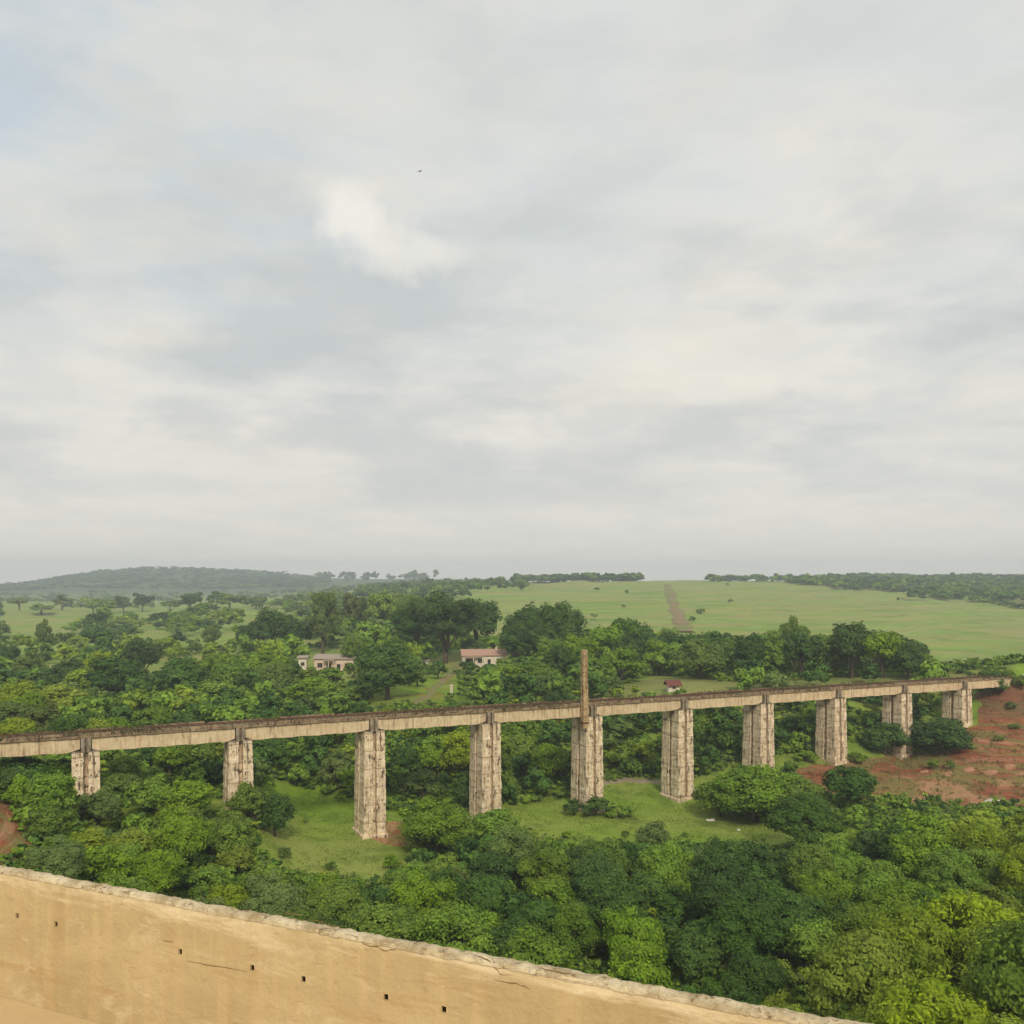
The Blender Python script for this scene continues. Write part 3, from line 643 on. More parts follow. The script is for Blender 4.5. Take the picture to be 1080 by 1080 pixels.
def crown_arrays(kind, seed, nleaf, lsize, nl=None, core=True):
    """crown in a unit frame: radius .5, base 0, top 1"""
    rg = np.random.RandomState(seed); L = []
    if kind == 'broad':   n = nl or 58; zc, rz, rl = .60, .33, (.075, .16)
    elif kind == 'bush':  n = nl or 50; zc, rz, rl = .45, .41, (.09, .18)
    elif kind == 'tall':  n = nl or 46; zc, rz, rl = .62, .34, (.06, .13)
    else:                 n = nl or 54; zc, rz, rl = .50, .43, (.07, .15)
    k = 0
    while len(L) < n and k < 3000:
        k += 1; d = rg.normal(0, 1, 3); d /= np.linalg.norm(d); r = rg.uniform(.35, 1) ** .6
        if kind != 'tall' and d[2] < -.45: continue
        p = np.array([d[0] * .36 * r, d[1] * .36 * r, zc + d[2] * rz * r]); rad_ = rg.uniform(*rl) * (1.0 if kind != 'tall' else 1.0)
        if kind == 'tall' and rg.rand() < .25: p[:2] *= .6
        L.append((p, rad_))
    cs = np.array([p for p, r in L]); rs = np.array([r for p, r in L])
    if kind == 'broad' or kind == 'bush':        # uneven outline: push some lumps out
        i = rg.choice(len(L), len(L) // 3, False); cs[i, :2] *= rg.uniform(1.0, 1.38, (len(i), 1)); cs[i, 2] += rg.uniform(-.05, .12, len(i))
    w = rs ** 2; idx = rg.choice(len(L), nleaf, p=w / w.sum()); d = rg.normal(0, 1, (nleaf, 3)); d[:, 2] = d[:, 2] * .9 + .25
    d /= np.linalg.norm(d, axis=1)[:, None]
    rr = rs[idx] * (1 - np.abs(rg.normal(0, .10, nleaf)) + (rg.rand(nleaf) < .28) * rg.uniform(0, .38, nleaf) * (lump_j := rg.uniform(.2, 1.3, len(L)))[idx])
    P_ = cs[idx] + d * rr[:, None] * np.array([1, 1, .85])
    inside = np.zeros(nleaf, bool)
    for c_, r in zip(cs, rs): inside |= (np.linalg.norm((P_ - c_) / np.array([1, 1, .85]), axis=1) < r * .80)
    keep = ~inside; P_ = P_[keep]; d = d[keep]; lt = rg.uniform(0, 1, len(L))[idx][keep]
    d2 = d + .35 * (P_ - np.array([0, 0, zc])) / .4 + np.array([0, 0, .25])
    V, Q = leaves(rg, P_, d2, lsize); tint = np.repeat(np.clip(lt * .55 + rg.uniform(-.1, .5, len(P_)), 0, 1), 4)
    if core:
        iv, if_ = ico(); VV = [V]; QQ = [Q]; TT = [tint]; o = len(V)
        q4 = np.c_[if_, if_[:, 2]]
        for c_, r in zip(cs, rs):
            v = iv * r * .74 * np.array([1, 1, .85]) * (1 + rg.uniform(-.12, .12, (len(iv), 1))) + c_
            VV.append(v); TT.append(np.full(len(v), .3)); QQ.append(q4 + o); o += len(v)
        # triangles written as separate tri list
        return VV[0], QQ[0], TT[0], np.concatenate(VV[1:]), np.concatenate([if_ + i * len(iv) for i in range(len(L))]), np.concatenate(TT[1:]), cs
    return V, Q, tint, None, None, None, cs
def mixed_mesh(name, V, Q, T, V3=None, F3=None, T3=None):
    if V3 is None: return mesh_np(name, V, Q, tint=T)
    me = bpy.data.meshes.new(name); AV = np.concatenate([V, V3]).astype(np.float32); me.vertices.add(len(AV)); me.vertices.foreach_set('co', AV.ravel())
    L = np.concatenate([Q.ravel(), (F3 + len(V)).ravel()]).astype(np.int32); me.loops.add(len(L)); me.loops.foreach_set('vertex_index', L)
    st = np.concatenate([np.arange(len(Q)) * 4, len(Q) * 4 + np.arange(len(F3)) * 3]).astype(np.int32); tt = np.concatenate([np.full(len(Q), 4), np.full(len(F3), 3)]).astype(np.int32)
    me.polygons.add(len(st)); me.polygons.foreach_set('loop_start', st); me.polygons.foreach_set('loop_total', tt)
    a = me.attributes.new('tint', 'FLOAT', 'POINT'); a.data.foreach_set('value', np.concatenate([T, T3]).astype(np.float32)); me.update(calc_edges=True); return me
def f_leaf(a, b, c_):
    def f(t):
        oi = t.node('ShaderNodeObjectInfo').outputs['Random']; tn = attr(t, 'tint'); p = geo(t)
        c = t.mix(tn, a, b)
        c = t.mix(t.ramp(t.noise(p, .8, 4, .65), [(.42, 0.0), (.62, .8)]), c, c_)
        hs = t.node('ShaderNodeHueSaturation'); t.put(hs.inputs['Hue'], t.math('ADD', .493, t.math('MULTIPLY', oi, .014)))
        t.put(hs.inputs['Value'], t.math('ADD', .80, t.math('MULTIPLY', t.math('FRACT', t.math('MULTIPLY', oi, 7.3)), .45))); t.put(hs.inputs['Saturation'], t.math('ADD', .95, t.math('MULTIPLY', t.math('FRACT', t.math('MULTIPLY', oi, 3.7)), .12)))
        t.put(hs.inputs['Color'], c); return hs.outputs[0]
    return f
LM = {
    'dark':   material('dark_leaves', f_leaf((.018, .050, .010), (.11, .20, .030), (.06, .12, .022)), .75, .15, .12),
    'mid':    material('green_leaves', f_leaf((.038, .090, .010), (.24, .37, .038), (.16, .24, .032)), .75, .15, .15),
    'bright': material('bright_leaves', f_leaf((.09, .16, .012), (.34, .43, .035), (.25, .31, .035)), .75, .15, .2),
    'grey':   material('greyish_leaves', f_leaf((.07, .12, .025), (.19, .265, .065), (.15, .20, .05)), .75, .15, .25),
}
m_bark = material('bark', lambda t: (t.mix(t.noise(t.map(objc(t), scale=(6, 6, 1.5)), 1, 6, .7), (.055, .04, .028), (.20, .155, .11)), t.bump(t.noise(t.map(objc(t), scale=(8, 8, 2)), 1, 5, .7), .6, .05)), .9, .15)
LIB = {}
LODS = {'near': (12000, .0185, None), 'mid': (4200, .030, None), 'far': (800, .058, 18)}
def crown_mesh(kind, tone, lod, var):
    k = (kind, tone, lod, var)
    if k not in LIB:
        nl, ls, n = LODS[lod]; seed = hash((('broad', 'bush', 'tall', 'round').index(kind), ('near', 'mid', 'far').index(lod), var)) % 99991
        V, Q, T, V3, F3, T3, cs = crown_arrays(kind, seed, nl, ls, n)
        me = mixed_mesh('crown', V, Q, T, V3, F3, T3); me.materials.append(LM[tone])
        mb = MB(); rg = random.Random(seed); hh = .5 if kind != 'bush' else .3
        mb.tube([(0, 0, -.12), (rg.uniform(-.02, .02), rg.uniform(-.02, .02), .15), (rg.uniform(-.03, .03), rg.uniform(-.03, .03), .35), (0, 0, hh + .1)], [.040, .030, .024, .012])
        for i in range(7 if lod != 'far' else 3):
            c_ = cs[rg.randrange(len(cs))]; z0 = rg.uniform(.12, .35)
            mb.tube([(0, 0, z0), tuple(c_ * .5 + np.array([0, 0, z0 * .5])), tuple(c_)], [.018, .012, .005], 5)
        tm = mb.mesh('trunk', True); tm.materials.append(m_bark); LIB[k] = (me, tm)
    return LIB[k]
TREES = []   # dicts: x,y,z,w,h,kind,tone,var,fixed
def add_tree(x, y, w, h, kind, tone, rz=None, fixed=False, sink=0.0, rg=random):
    TREES.append(dict(x=x, y=y, z=h1(x, y) - sink, w=w, h=h, kind=kind, tone=tone, rz=rg.uniform(0, 6.28), var=rg.randrange(4), fixed=fixed))
def put(px, py, wpx, hpx, kind, tone, sink=0.0):
    g = ground_at(px, py)
    if g is None: return
    k = g[1] / F; add_tree(g[0], g[1], wpx * k, hpx * k, kind, tone, fixed=True, sink=sink, rg=RT)
RT = random.Random(11)
# trees one can pick out in the photograph
for a in (
    # hillside beyond the viaduct, right of the houses
    (408, 738, 82, 66, 'bush', 'dark'), (372, 706, 30, 34, 'broad', 'mid'), (440, 698, 60, 62, 'broad', 'dark'), (470, 700, 84, 72, 'broad', 'dark'), (503, 692, 56, 58, 'broad', 'dark'),
    (556, 703, 60, 62, 'broad', 'dark'), (588, 704, 66, 64, 'broad', 'dark'), (545, 704, 44, 40, 'broad', 'dark'), (614, 708, 48, 44, 'broad', 'dark'), (640, 708, 52, 46, 'broad', 'mid'), (664, 706, 54, 54, 'broad', 'dark'),
    (688, 708, 42, 42, 'broad', 'dark'), (714, 706, 44, 36, 'broad', 'dark'), (742, 712, 48, 44, 'broad', 'dark'), (768, 712, 44, 42, 'broad', 'mid'), (792, 714, 46, 44, 'broad', 'dark'),
    (818, 714, 50, 46, 'round', 'mid'), (836, 712, 46, 62, 'tall', 'grey'), (846, 716, 52, 50, 'broad', 'dark'), (872, 714, 46, 46, 'broad', 'mid'), (898, 716, 58, 58, 'broad', 'dark'), (930, 716, 50, 50, 'broad', 'mid'),
    (957, 718, 40, 40, 'bush', 'dark'), (978, 717, 30, 26, 'bush', 'mid'), 
    # left of the houses
    (340, 690, 48, 66, 'tall', 'grey'), (288, 694, 52, 50, 'broad', 'dark'), (312, 692, 40, 38, 'broad', 'dark'), (265, 692, 34, 36, 'broad', 'dark'), (372, 672, 44, 46, 'tall', 'grey'), (405, 668, 46, 44, 'tall', 'mid'),
    (430, 660, 46, 34, 'broad', 'mid'), (46, 700, 24, 46, 'tall', 'grey'), (222, 690, 26, 30, 'tall', 'grey'), (8, 712, 28, 30, 'broad', 'dark'), (150, 720, 50, 44, 'broad', 'dark'), (106, 686, 46, 24, 'bush', 'dark'), (120, 736, 70, 46, 'bush', 'dark'), (70, 735, 60, 40, 'bush', 'dark'),
    (190, 742, 66, 50, 'bush', 'dark'), (60, 765, 74, 46, 'bush', 'bright'), (18, 768, 70, 50, 'bush', 'bright'), (280, 724, 60, 40, 'bush', 'mid'), (235, 730, 56, 42, 'broad', 'mid'), (230, 752, 70, 34, 'bush', 'mid'),
    (330, 742, 60, 30, 'bush', 'mid'), (365, 745, 50, 26, 'bush', 'mid'), (530, 728, 60, 28, 'bush', 'mid'), (570, 728, 56, 28, 'bush', 'mid'), (520, 722, 40, 24, 'bush', 'dark'), (440, 724, 28, 20, 'bush', 'grey'), (462, 716, 24, 20, 'bush', 'dark'),
    (326, 722, 26, 20, 'bush', 'mid'), (348, 724, 34, 22, 'bush', 'mid'), (310, 716, 20, 18, 'bush', 'dark'), (374, 716, 22, 20, 'bush', 'mid'), (494, 712, 24, 16, 'bush', 'dark'), (516, 712, 20, 13, 'bush', 'mid'), (532, 713, 30, 20, 'bush', 'mid'), (446, 712, 24, 14, 'bush', 'mid'),
    (1078, 732, 20, 16, 'bush', 'mid'), (1066, 748, 14, 8, 'bush', 'grey'), (1052, 782, 12, 6, 'bush', 'mid'), (1070, 770, 14, 6, 'bush', 'grey'),
    # under and before the viaduct
    (795, 866, 104, 62, 'bush', 'mid'), (760, 862, 60, 44, 'bush', 'mid'), (840, 862, 60, 42, 'bush', 'mid'), (895, 856, 66, 48, 'broad', 'dark'), (934, 797, 52, 36, 'bush', 'dark'), (990, 792, 72, 36, 'bush', 'dark'), (965, 793, 40, 28, 'bush', 'dark'),
    (628, 862, 36, 22, 'bush', 'dark'), (605, 860, 26, 17, 'bush', 'dark'), (652, 862, 34, 15, 'bush', 'mid'), (1045, 735, 34, 28, 'bush', 'dark'), (1060, 728, 24, 18, 'bush', 'mid'),
    (985, 812, 16, 12, 'bush', 'mid'), (1002, 812, 12, 10, 'bush', 'mid'), (902, 806, 26, 12, 'bush', 'mid'), (1022, 790, 14, 7, 'bush', 'mid'), (850, 805, 30, 12, 'bush', 'mid'),
    (845, 906, 84, 66, 'broad', 'dark'), (290, 882, 46, 48, 'bush', 'dark'), (262, 866, 50, 40, 'bush', 'mid'), (120, 848, 60, 34, 'bush', 'grey'), (60, 838, 46, 36, 'broad', 'dark'), (25, 832, 50, 34, 'broad', 'dark'),
    (322, 868, 8, 5, 'bush', 'mid'), (545, 880, 16, 9, 'bush', 'mid'), (598, 886, 14, 8, 'bush', 'bright'), (660, 884, 12, 7, 'bush', 'mid'), (300, 905, 16, 12, 'bush', 'grey'), (412, 917, 22, 15, 'bush', 'mid'), (722, 884, 10, 5, 'bush', 'mid'), (350, 918, 16, 10, 'bush', 'mid'),
    (690, 898, 40, 32, 'bush', 'grey'), (460, 905, 90, 64, 'bush', 'mid'), (520, 892, 60, 40, 'bush', 'mid'),
): put(*a)
# distant trees on the skyline shoulder at the left
for (px, Yd, w, h, tone) in ((112, 720, 24, 15, 'mid'), (130, 740, 18, 16, 'grey'), (150, 760, 20, 17, 'dark'), (98, 700, 14, 13, 'mid'), (200, 690, 24, 17, 'dark'), (228, 720, 20, 14, 'dark'), (242, 690, 24, 15, 'mid'), (218, 640, 22, 12, 'mid'), (270, 700, 16, 11, 'mid'), (180, 700, 18, 10, 'mid'), (66, 760, 22, 12, 'grey'), (20, 740, 20, 12, 'grey'), (44, 700, 22, 9, 'mid')):
    add_tree((px - 540) / F * Yd, Yd, w, h, 'broad', tone, fixed=True, rg=RT)

def bridge_front(x, y):  # >0 : on the camera's side of the viaduct
    return (x - X0) * DY - (y - Y0) * DX
PIERP = []
for n_ in range(NP):
    x = X0 + n_ * DX; y = Y0 + n_ * DY; cx = 540 + F * x / y
    PIERP.append((cx, {0: 832, 1: 848, 2: 872, 3: 850, 4: 842, 5: 838, 6: 800, 7: 800, 8: 786, 9: 758}[n_]))
def blocked(x, y, z, w, h):
    """does a tree here hide open ground, a house or the viaduct?"""
    s = w * .46; P_ = np.array([(x, y, z + h * .97), (x - s * .6, y, z + h * .85), (x + s * .6, y, z + h * .85), (x - s, y, z + h * .55), (x + s, y, z + h * .55), (x, y, z + h * .5)])
    px, py = proj(P_[:, 0], P_[:, 1], P_[:, 2])
    for poly in (MEADOW_A, MEADOW_B, SOIL_R, HOUSES, HOUSE2, SOIL_L):
        if inpoly(px, py, poly).any(): return True
    if y > 300 and inpoly(px, py, FIELD).any(): return True
    if bridge_front(x, y) > 0:
        for (cx, by) in PIERP:
            if (abs(px - cx) < 19)[py < by].any(): return True
        if (py < 800 - (px - 90) * .05).any(): return True
    else:
        if inpoly(px, py, BANK).any() or inpoly(px, py, STRIP).any(): return True
    return False
rg = random.Random(21)
ACC = [(d['x'], d['y'], d['w'] * .42) for d in TREES]
grid = {}
def near_ok(x, y, r):
    gx, gy = int(x // 15), int(y // 15)
    for i in (-1, 0, 1):
        for j in (-1, 0, 1):
            for (a, b, q) in grid.get((gx + i, gy + j), ()):
                if (a - x) ** 2 + (b - y) ** 2 < ((r + q) * .80) ** 2: return False
    return True
for a in ACC: grid.setdefault((int(a[0] // 15), int(a[1] // 15)), []).append(a)
def scatter(n, y0, y1, size, tones, kinds, cond=None, dens=1.0, minscale=.45, side=.72, hw=(.75, 1.05)):
    c = 0
    for _ in range(n):
        y = math.sqrt(rg.uniform(y0 * y0, y1 * y1)); x = rg.uniform(-side, side) * y
        w = rg.uniform(*size); px, py = proj(x, y, -30)
        if cond and not cond(x, y, px): continue
        if px < 340 and y < 100: w *= .78
        if not near_ok(x, y, w * .42): continue
        if y < 33 or (px > 985 and bridge_front(x, y) < 0 and y > 165 and px < 1400): continue
        if abs(bridge_front(x, y)) / LS < 3.6 and -70 < x < 110: continue
        if x * WNv.x + y * WNv.y < 14: continue
        z = h1(x, y); gpx, gpy = proj(x, y, z)
        if inpoly(gpx, gpy, SOIL_R)[0] and y < 185 and rg.random() < .95: continue
        bad = False
        for poly in (MEADOW_A, MEADOW_B, HOUSES, BANK, STRIP, SOIL_L):
            if inpoly(gpx, gpy, poly)[0]: bad = True
        if y > 230 and inpoly(gpx, gpy, FIELD)[0]: bad = True
        if bad: continue
        h = w * rg.uniform(*hw); sc = 1.0
        while sc > minscale and blocked(x, y, z, w * sc, h * sc): sc *= .86
        if sc <= minscale: continue
        w *= sc; h *= sc
        tone = tones(x, y, px) if callable(tones) else rg.choice(tones); kind = rg.choice(kinds)
        TREES.append(dict(x=x, y=y, z=z - .03 * h, w=w, h=h, kind=kind, tone=tone, rz=rg.uniform(0, 6.28), var=rg.randrange(4), fixed=False))
        grid.setdefault((int(x // 15), int(y // 15)), []).append((x, y, w * .42)); c += 1
    return c
def tone_near(x, y, px):
    r = rg.random()
    if (px > 800 and y < 70) or px > 1010: return 'bright' if r < .82 else 'mid'
    if px < 330: return 'mid' if r < .68 else 'bright' if r < .80 else 'grey' if r < .85 else 'dark'
    if px > 850: return 'mid' if r < .75 else 'dark'
    return 'mid' if r < .46 else 'dark' if r < .95 else 'grey'
def tone_far(x, y, px):
    r = rg.random()
    if px < 330 and y > 230: return 'mid' if r < .35 else 'grey' if r < .55 else 'dark' if r < .7 else 'bright'
    return 'mid' if r < .45 else 'dark' if r < .8 else 'grey' if r < .92 else 'bright'
scatter(3600, 22, 100, (5.0, 9.0), tone_near, ['bush', 'broad', 'broad', 'round'], side=1.0)
scatter(3600, 24, 112, (2.6, 5.0), tone_near, ['bush', 'round'], side=1.0)
scatter(3600, 100, 190, (4.5, 8.0), tone_far, ['bush', 'broad', 'round'], side=1.0, cond=lambda x, y, px: px < 300 or (bridge_front(x, y) < 0 and (px < 985 or y < 160)))
scatter(1500, 112, 190, (2.5, 4.5), tone_far, ['bush', 'round'])
scatter(3200, 190, 340, (6.0, 12.0), tone_far, ['broad', 'bush', 'round'], cond=lambda x, y, px: (px < 480 if y > 270 else px < 965) and not (px < 310 and y > 235 and rg.random() < .86))
scatter(3000, 340, 900, (8.0, 15.0), tone_far, ['broad', 'bush', 'round'], hw=(.5, .85), cond=lambda x, y, px: px < 500 and (rg.random() < .65 if px > 300 else math.sin(x * .028 + 1) + math.sin(y * .021 + x * .012) > 1.0))
for d in TREES:
    d['show'] = d['w'] * d['h'] / d['y'] ** 2; d['px'], d['py'] = proj(d['x'], d['y'], d['z'] + d['h'] * .5)
vis = [d for d in TREES if -40 < d['px'] < 1120 and (d['y'] > 60 or d['px'] < 1120)]
# trees hidden wholly under the wall top are not seen
def wall_top_py(px): return 912 + .185 * px
def seen(d):
    px, pt = proj(d['x'], d['y'], d['z'] + d['h']); return pt < wall_top_py(d['px']) - 3 and -20 < px < 1100
for d in TREES: d['seen'] = (-40 < d['px'] < 1120) and seen(d)
order = sorted([d for d in TREES if d['seen'] and (d['fixed'] or d['y'] < 420)], key=lambda d: -(d['show'] + (10 if d['fixed'] else 0)))
INDIV = order[:290]; ids = set(id(d) for d in INDIV); REST = [d for d in TREES if id(d) not in ids]

# labels that say which tree is meant
ORD = ['first', 'second', 'third', 'fourth', 'fifth', 'sixth', 'seventh', 'eighth', 'ninth', 'tenth', 'eleventh', 'twelfth', 'thirteenth', 'fourteenth', 'fifteenth', 'sixteenth', 'seventeenth', 'eighteenth', 'nineteenth', 'twentieth']
ZONE = {}
for d in INDIV:
    fr = bridge_front(d['x'], d['y']) > 0; px = d['px']
    pi = min(range(NP), key=lambda i: abs(PIERP[i][0] - px)); pname = ORD[pi] + ' pier'
    hp_ = d['h'] * F / d['y']; size = 'large' if hp_ > 75 else 'low' if hp_ < 24 else 'small' if hp_ < 38 else 'rounded'
    tone = {'dark': 'dark green', 'mid': 'green', 'bright': 'yellow-green', 'grey': 'grey-green'}[d['tone']]
    d['name'] = 'shrub' if (d['kind'] == 'bush' and d['h'] < 3.6) else 'tree'
    if fr:
        loc = ('just past the parapet' if d['y'] < 52 else 'below the parapet' if d['y'] < 72 else 'amid the near woods' if d['y'] < 92 else 'before the viaduct')
    else:
        loc = 'close behind the viaduct' if d['y'] < 165 + .1 * abs(px - 300) else 'beyond the viaduct' if d['y'] < 215 else 'up the far slope' if d['y'] < 400 else 'on the distant shoulder'
    d['lab'] = '%s %s %s %s, under the %s' % (size, tone, d['name'], loc, pname) if False else '%s %s %s %s, in line with %s' % (size, tone, d['name'], loc, pname)
    ZONE.setdefault(d['lab'], []).append(d)
def nm(i, n): return ORD[i]
for lab, ds in ZONE.items():
    if len(ds) > 1:
        ds.sort(key=lambda d: d['px'])
        for i, d in enumerate(ds): d['lab'] = lab + ', ' + (ORD[i] if i < len(ds) - 1 or i == 0 else 'last') + ' from left'
for d in INDIV:
    hp_ = d['h'] * F / d['y']; lod = 'near' if hp_ > 60 else 'mid' if hp_ > 26 else 'far'
    cm, tm = crown_mesh(d['kind'], d['tone'], lod, d['var'])
    e = empty('shrub' if d['name'] == 'shrub' else 'tree', (d['x'], d['y'], d['z']), d['rz'], label=d['lab'], cat=d['name'],
              group=('shrubs' if d['name'] == 'shrub' else 'trees') + (' in front of the viaduct' if bridge_front(d['x'], d['y']) > 0 else ' beyond the viaduct'))
    e.scale = (d['w'], d['w'], d['h'])
    link('crown', cm, parent=e); link('trunk', tm, parent=e)

# the rest of the woods and all that lies farther: one mass per kind of growth
def bake(name, items, mats, leafn, lsize, nl, label, cat, nvar=10, core=True):
    """one object from many simple crowns"""
    lib = [crown_arrays(('broad', 'bush', 'round')[i % 3], 900 + i, leafn, lsize, nl, core) for i in range(nvar)]
    VV = []; QQ = []; TT = []; V3 = []; F3 = []; T3 = []; MI = []; MI3 = []; o = 0; o3 = 0; rg_ = np.random.RandomState(4)
    for (x, y, z, w, h, mi) in items:
        V, Q, T, v3, f3, t3, cs = lib[rg_.randint(nvar)]; a = rg_.uniform(0, 6.28); ca, sa = math.cos(a), math.sin(a)
        M_ = np.array([[ca * w, sa * w, 0], [-sa * w, ca * w, 0], [0, 0, h]]); off = np.array([x, y, z]); tb = rg_.uniform(-.35, .35)
        VV.append(V @ M_ + off); QQ.append(Q + o); TT.append(np.clip(T + tb, 0, 1)); MI.append(np.full(len(Q), mi)); o += len(V)
        if core: V3.append(v3 @ M_ + off); F3.append(f3 + o3); T3.append(np.clip(t3 + tb, 0, 1)); MI3.append(np.full(len(f3), mi)); o3 += len(v3)
    if core: me = mixed_mesh(name, np.concatenate(VV), np.concatenate(QQ), np.concatenate(TT), np.concatenate(V3), np.concatenate(F3), np.concatenate(T3)); mi = np.concatenate(MI + MI3)
    else: me = mesh_np(name, np.concatenate(VV), np.concatenate(QQ), tint=np.concatenate(TT)); mi = np.concatenate(MI)
    for m in mats: me.materials.append(m)
    me.polygons.foreach_set('material_index', mi.astype(np.int32)); me.update()
    return link(name, me, label=label, cat=cat, kind='stuff')
TI = {'dark': 0, 'mid': 1, 'bright': 2, 'grey': 3}; ML = [LM[k] for k in ('dark', 'mid', 'bright', 'grey')]
bake('woodland', [(d['x'], d['y'], d['z'], d['w'], d['h'], TI[d['tone']]) for d in REST], ML, 520, .07, 16, 'mixed green woodland filling the valley sides between the larger trees', 'woodland')
# ridge forest and far tree belts
items = []; rr = random.Random(8)
def belt(x0, x1, y0, y1, n, w, h, tone):
    for _ in range(n):
        px = rr.uniform(x0, x1); Y = rr.uniform(y0, y1); x = (px - 540) / F * Y; ww = rr.uniform(*w); hh = rr.uniform(*h)
        items.append((x, Y, h1(x, Y) - .08 * hh, ww, hh, TI[rr.choice(tone)]))
belt(540, 676, 1080, 1150, 170, (12, 18), (9, 13), ['dark', 'dark', 'mid'])
belt(745, 900, 1090, 1180, 120, (12, 18), (8, 12), ['dark', 'mid'])
belt(860, 1100, 950, 1330, 420, (14, 22), (9, 14), ['dark', 'mid'])
belt(950, 1300, 700, 830, 200, (10, 16), (7, 10), ['dark', 'mid'])
belt(880, 960, 860, 960, 90, (10, 16), (7, 10), ['dark', 'mid'])
belt(985, 1300, 820, 960, 200, (11, 17), (7, 10), ['dark', 'mid'])
belt(880, 1090, 1180, 1500, 240, (14, 22), (10, 15), ['dark', 'dark', 'mid'])
belt(1090, 1500, 1150, 1500, 180, (14, 22), (10, 15), ['dark', 'mid'])
belt(835, 925, 930, 1060, 160, (12, 18), (7, 10), ['dark', 'mid'])
belt(935, 1060, 840, 900, 50, (10, 16), (5, 8), ['dark', 'mid'])
belt(340, 520, 1300, 1600, 130, (14, 24), (10, 16), ['dark', 'grey'])
belt(-300, 330, 1300, 1700, 200, (14, 26), (7, 13), ['mid', 'grey', 'dark'])
belt(335, 470, 2250, 2400, 26, (24, 40), (20, 34), ['dark', 'grey'])
belt(-100, 345, 1900, 2700, 1100, (22, 40), (6, 12), ['dark', 'mid', 'dark'])
belt(380, 560, 760, 1100, 110, (12, 18), (8, 12), ['dark', 'mid', 'grey'])
belt(1030, 1100, 620, 640, 14, (9, 13), (3, 6), ['mid', 'grey'])
belt(560, 1090, 450, 900, 12, (4, 7), (3, 5), ['mid', 'grey'])
belt(-300, 0, 250, 900, 200, (10, 16), (7, 11), ['dark', 'mid', 'grey'])
bake('far_forest', items, ML, 170, .11, 9, 'dark belts of far forest along the ridge and field edges', 'forest')
# bushes and tall weeds between the trees
items = []; rr = random.Random(18)
for _ in range(32000):
    y = math.sqrt(rr.uniform(25 ** 2, 330 ** 2)) if rr.random() < .55 else math.sqrt(rr.uniform(25 ** 2, 170 ** 2)); x = rr.uniform(-.85, .85) * y
    if x * WNv.x + y * WNv.y < 12: continue
    items.append((x, y))
arr = np.array(items); hz = height(arr[:, 0], arr[:, 1]); px, py = proj(arr[:, 0], arr[:, 1], hz)
bad = np.zeros(len(arr), bool)
for poly in (MEADOW_A, MEADOW_B, HOUSES, HOUSE2, BANK, STRIP, SOIL_L): bad |= inpoly(px, py, poly)
bad |= inpoly(px, py, SOIL_R) & (arr[:, 1] < 190); bad |= inpoly(px, py, FIELD) & (arr[:, 1] > 230)
bf = (arr[:, 0] - X0) * DY - (arr[:, 1] - Y0) * DX; bad |= (np.abs(bf) / LS < 3.2)
bad |= (px < 280) & (arr[:, 1] > 230) & (np.sin(arr[:, 0] * .06) + np.sin(arr[:, 1] * .045 + 1) > -.2)
its = []
for i in np.where(~bad)[0]:
    y = arr[i, 1]; w = rr.uniform(1.2, 2.8) * (1.4 if y > 170 else 1)
    h = w * rr.uniform(.45, .85); q = proj(arr[i, 0], y, hz[i] + h)
    if any(inpoly(q[0], q[1], p_)[0] for p_ in (MEADOW_A, MEADOW_B, HOUSES, HOUSE2)): w *= .4; h *= .3
    r_ = rr.random(); its.append((arr[i, 0], y, hz[i] - .1 * h, w, h, 1 if r_ < .5 else 0 if r_ < .68 else 2 if r_ < .84 else 3))
bake('undergrowth', its, ML, 60, .14, 4, 'low tangled undergrowth of bushes and weeds between the trees', 'undergrowth')

# grass tufts on the open ground
def tufts(name, polys, n, size, mat, label, ymax=200, seed=5, hmul=1.0):
    rg_ = np.random.RandomState(seed); y = np.sqrt(rg_.uniform(85 ** 2, ymax ** 2, n * 6)); x = rg_.uniform(-.62, .62, n * 6) * y; z = height(x, y); px, py = proj(x, y, z)
    k = np.zeros(len(x), bool)
    for p_ in polys: k |= inpoly(px, py, p_)
    clump = (np.sin(x * .8 + 1.3 * np.sin(y * .5)) + np.sin(y * .9 + x * .3) + rg_.normal(0, .8, len(x))) > .1
    k &= clump; C = np.c_[x, y, z][k][:n]; m = len(C); s = size * rg_.uniform(.5, 1.5, (m, 1))
    C2 = np.repeat(C, 5, 0); o = rg_.normal(0, .5, (m * 5, 3)) * np.repeat(s, 5, 0) * [1, 1, 0]; s5 = np.repeat(s, 5, 0)
    d = rg_.normal(0, 1, (m * 5, 3)) * [1, 1, 0]; d /= np.linalg.norm(d, axis=1)[:, None]; up = np.array([0, 0, 1.0]) * hmul + rg_.normal(0, .25, (m * 5, 3)); B = C2 + o
    V = np.stack([B - d * s5 * .25, B + d * s5 * .25, B + up * s5 + d * s5 * .12, B + up * s5 * .9 - d * s5 * .12], 1).reshape(-1, 3)
    return link(name, mesh_np(name, V, np.arange(len(V)).reshape(-1, 4), tint=np.repeat(rg_.rand(m * 5), 4)), mat, label=label, cat='grass', kind='stuff')
m_grass = material('grass_blades', lambda t: t.mix(attr(t, 'tint'), (.15, .24, .028), (.26, .34, .055)), .85, .1, .5)
m_drygrass = material('dry_grass', lambda t: t.mix(attr(t, 'tint'), (.14, .13, .04), (.27, .22, .09)), .85, .2, .2)
tufts('meadow_grass', [MEADOW_A, MEADOW_B], 9000, .11, m_grass, 'tufts of bright grass over the valley meadow round the pier feet', 150)
tufts('dry_grass', [SOIL_R], 4200, .28, m_drygrass, 'dry yellowish grass tufts on the red earth below the viaduct end', 190, 9)
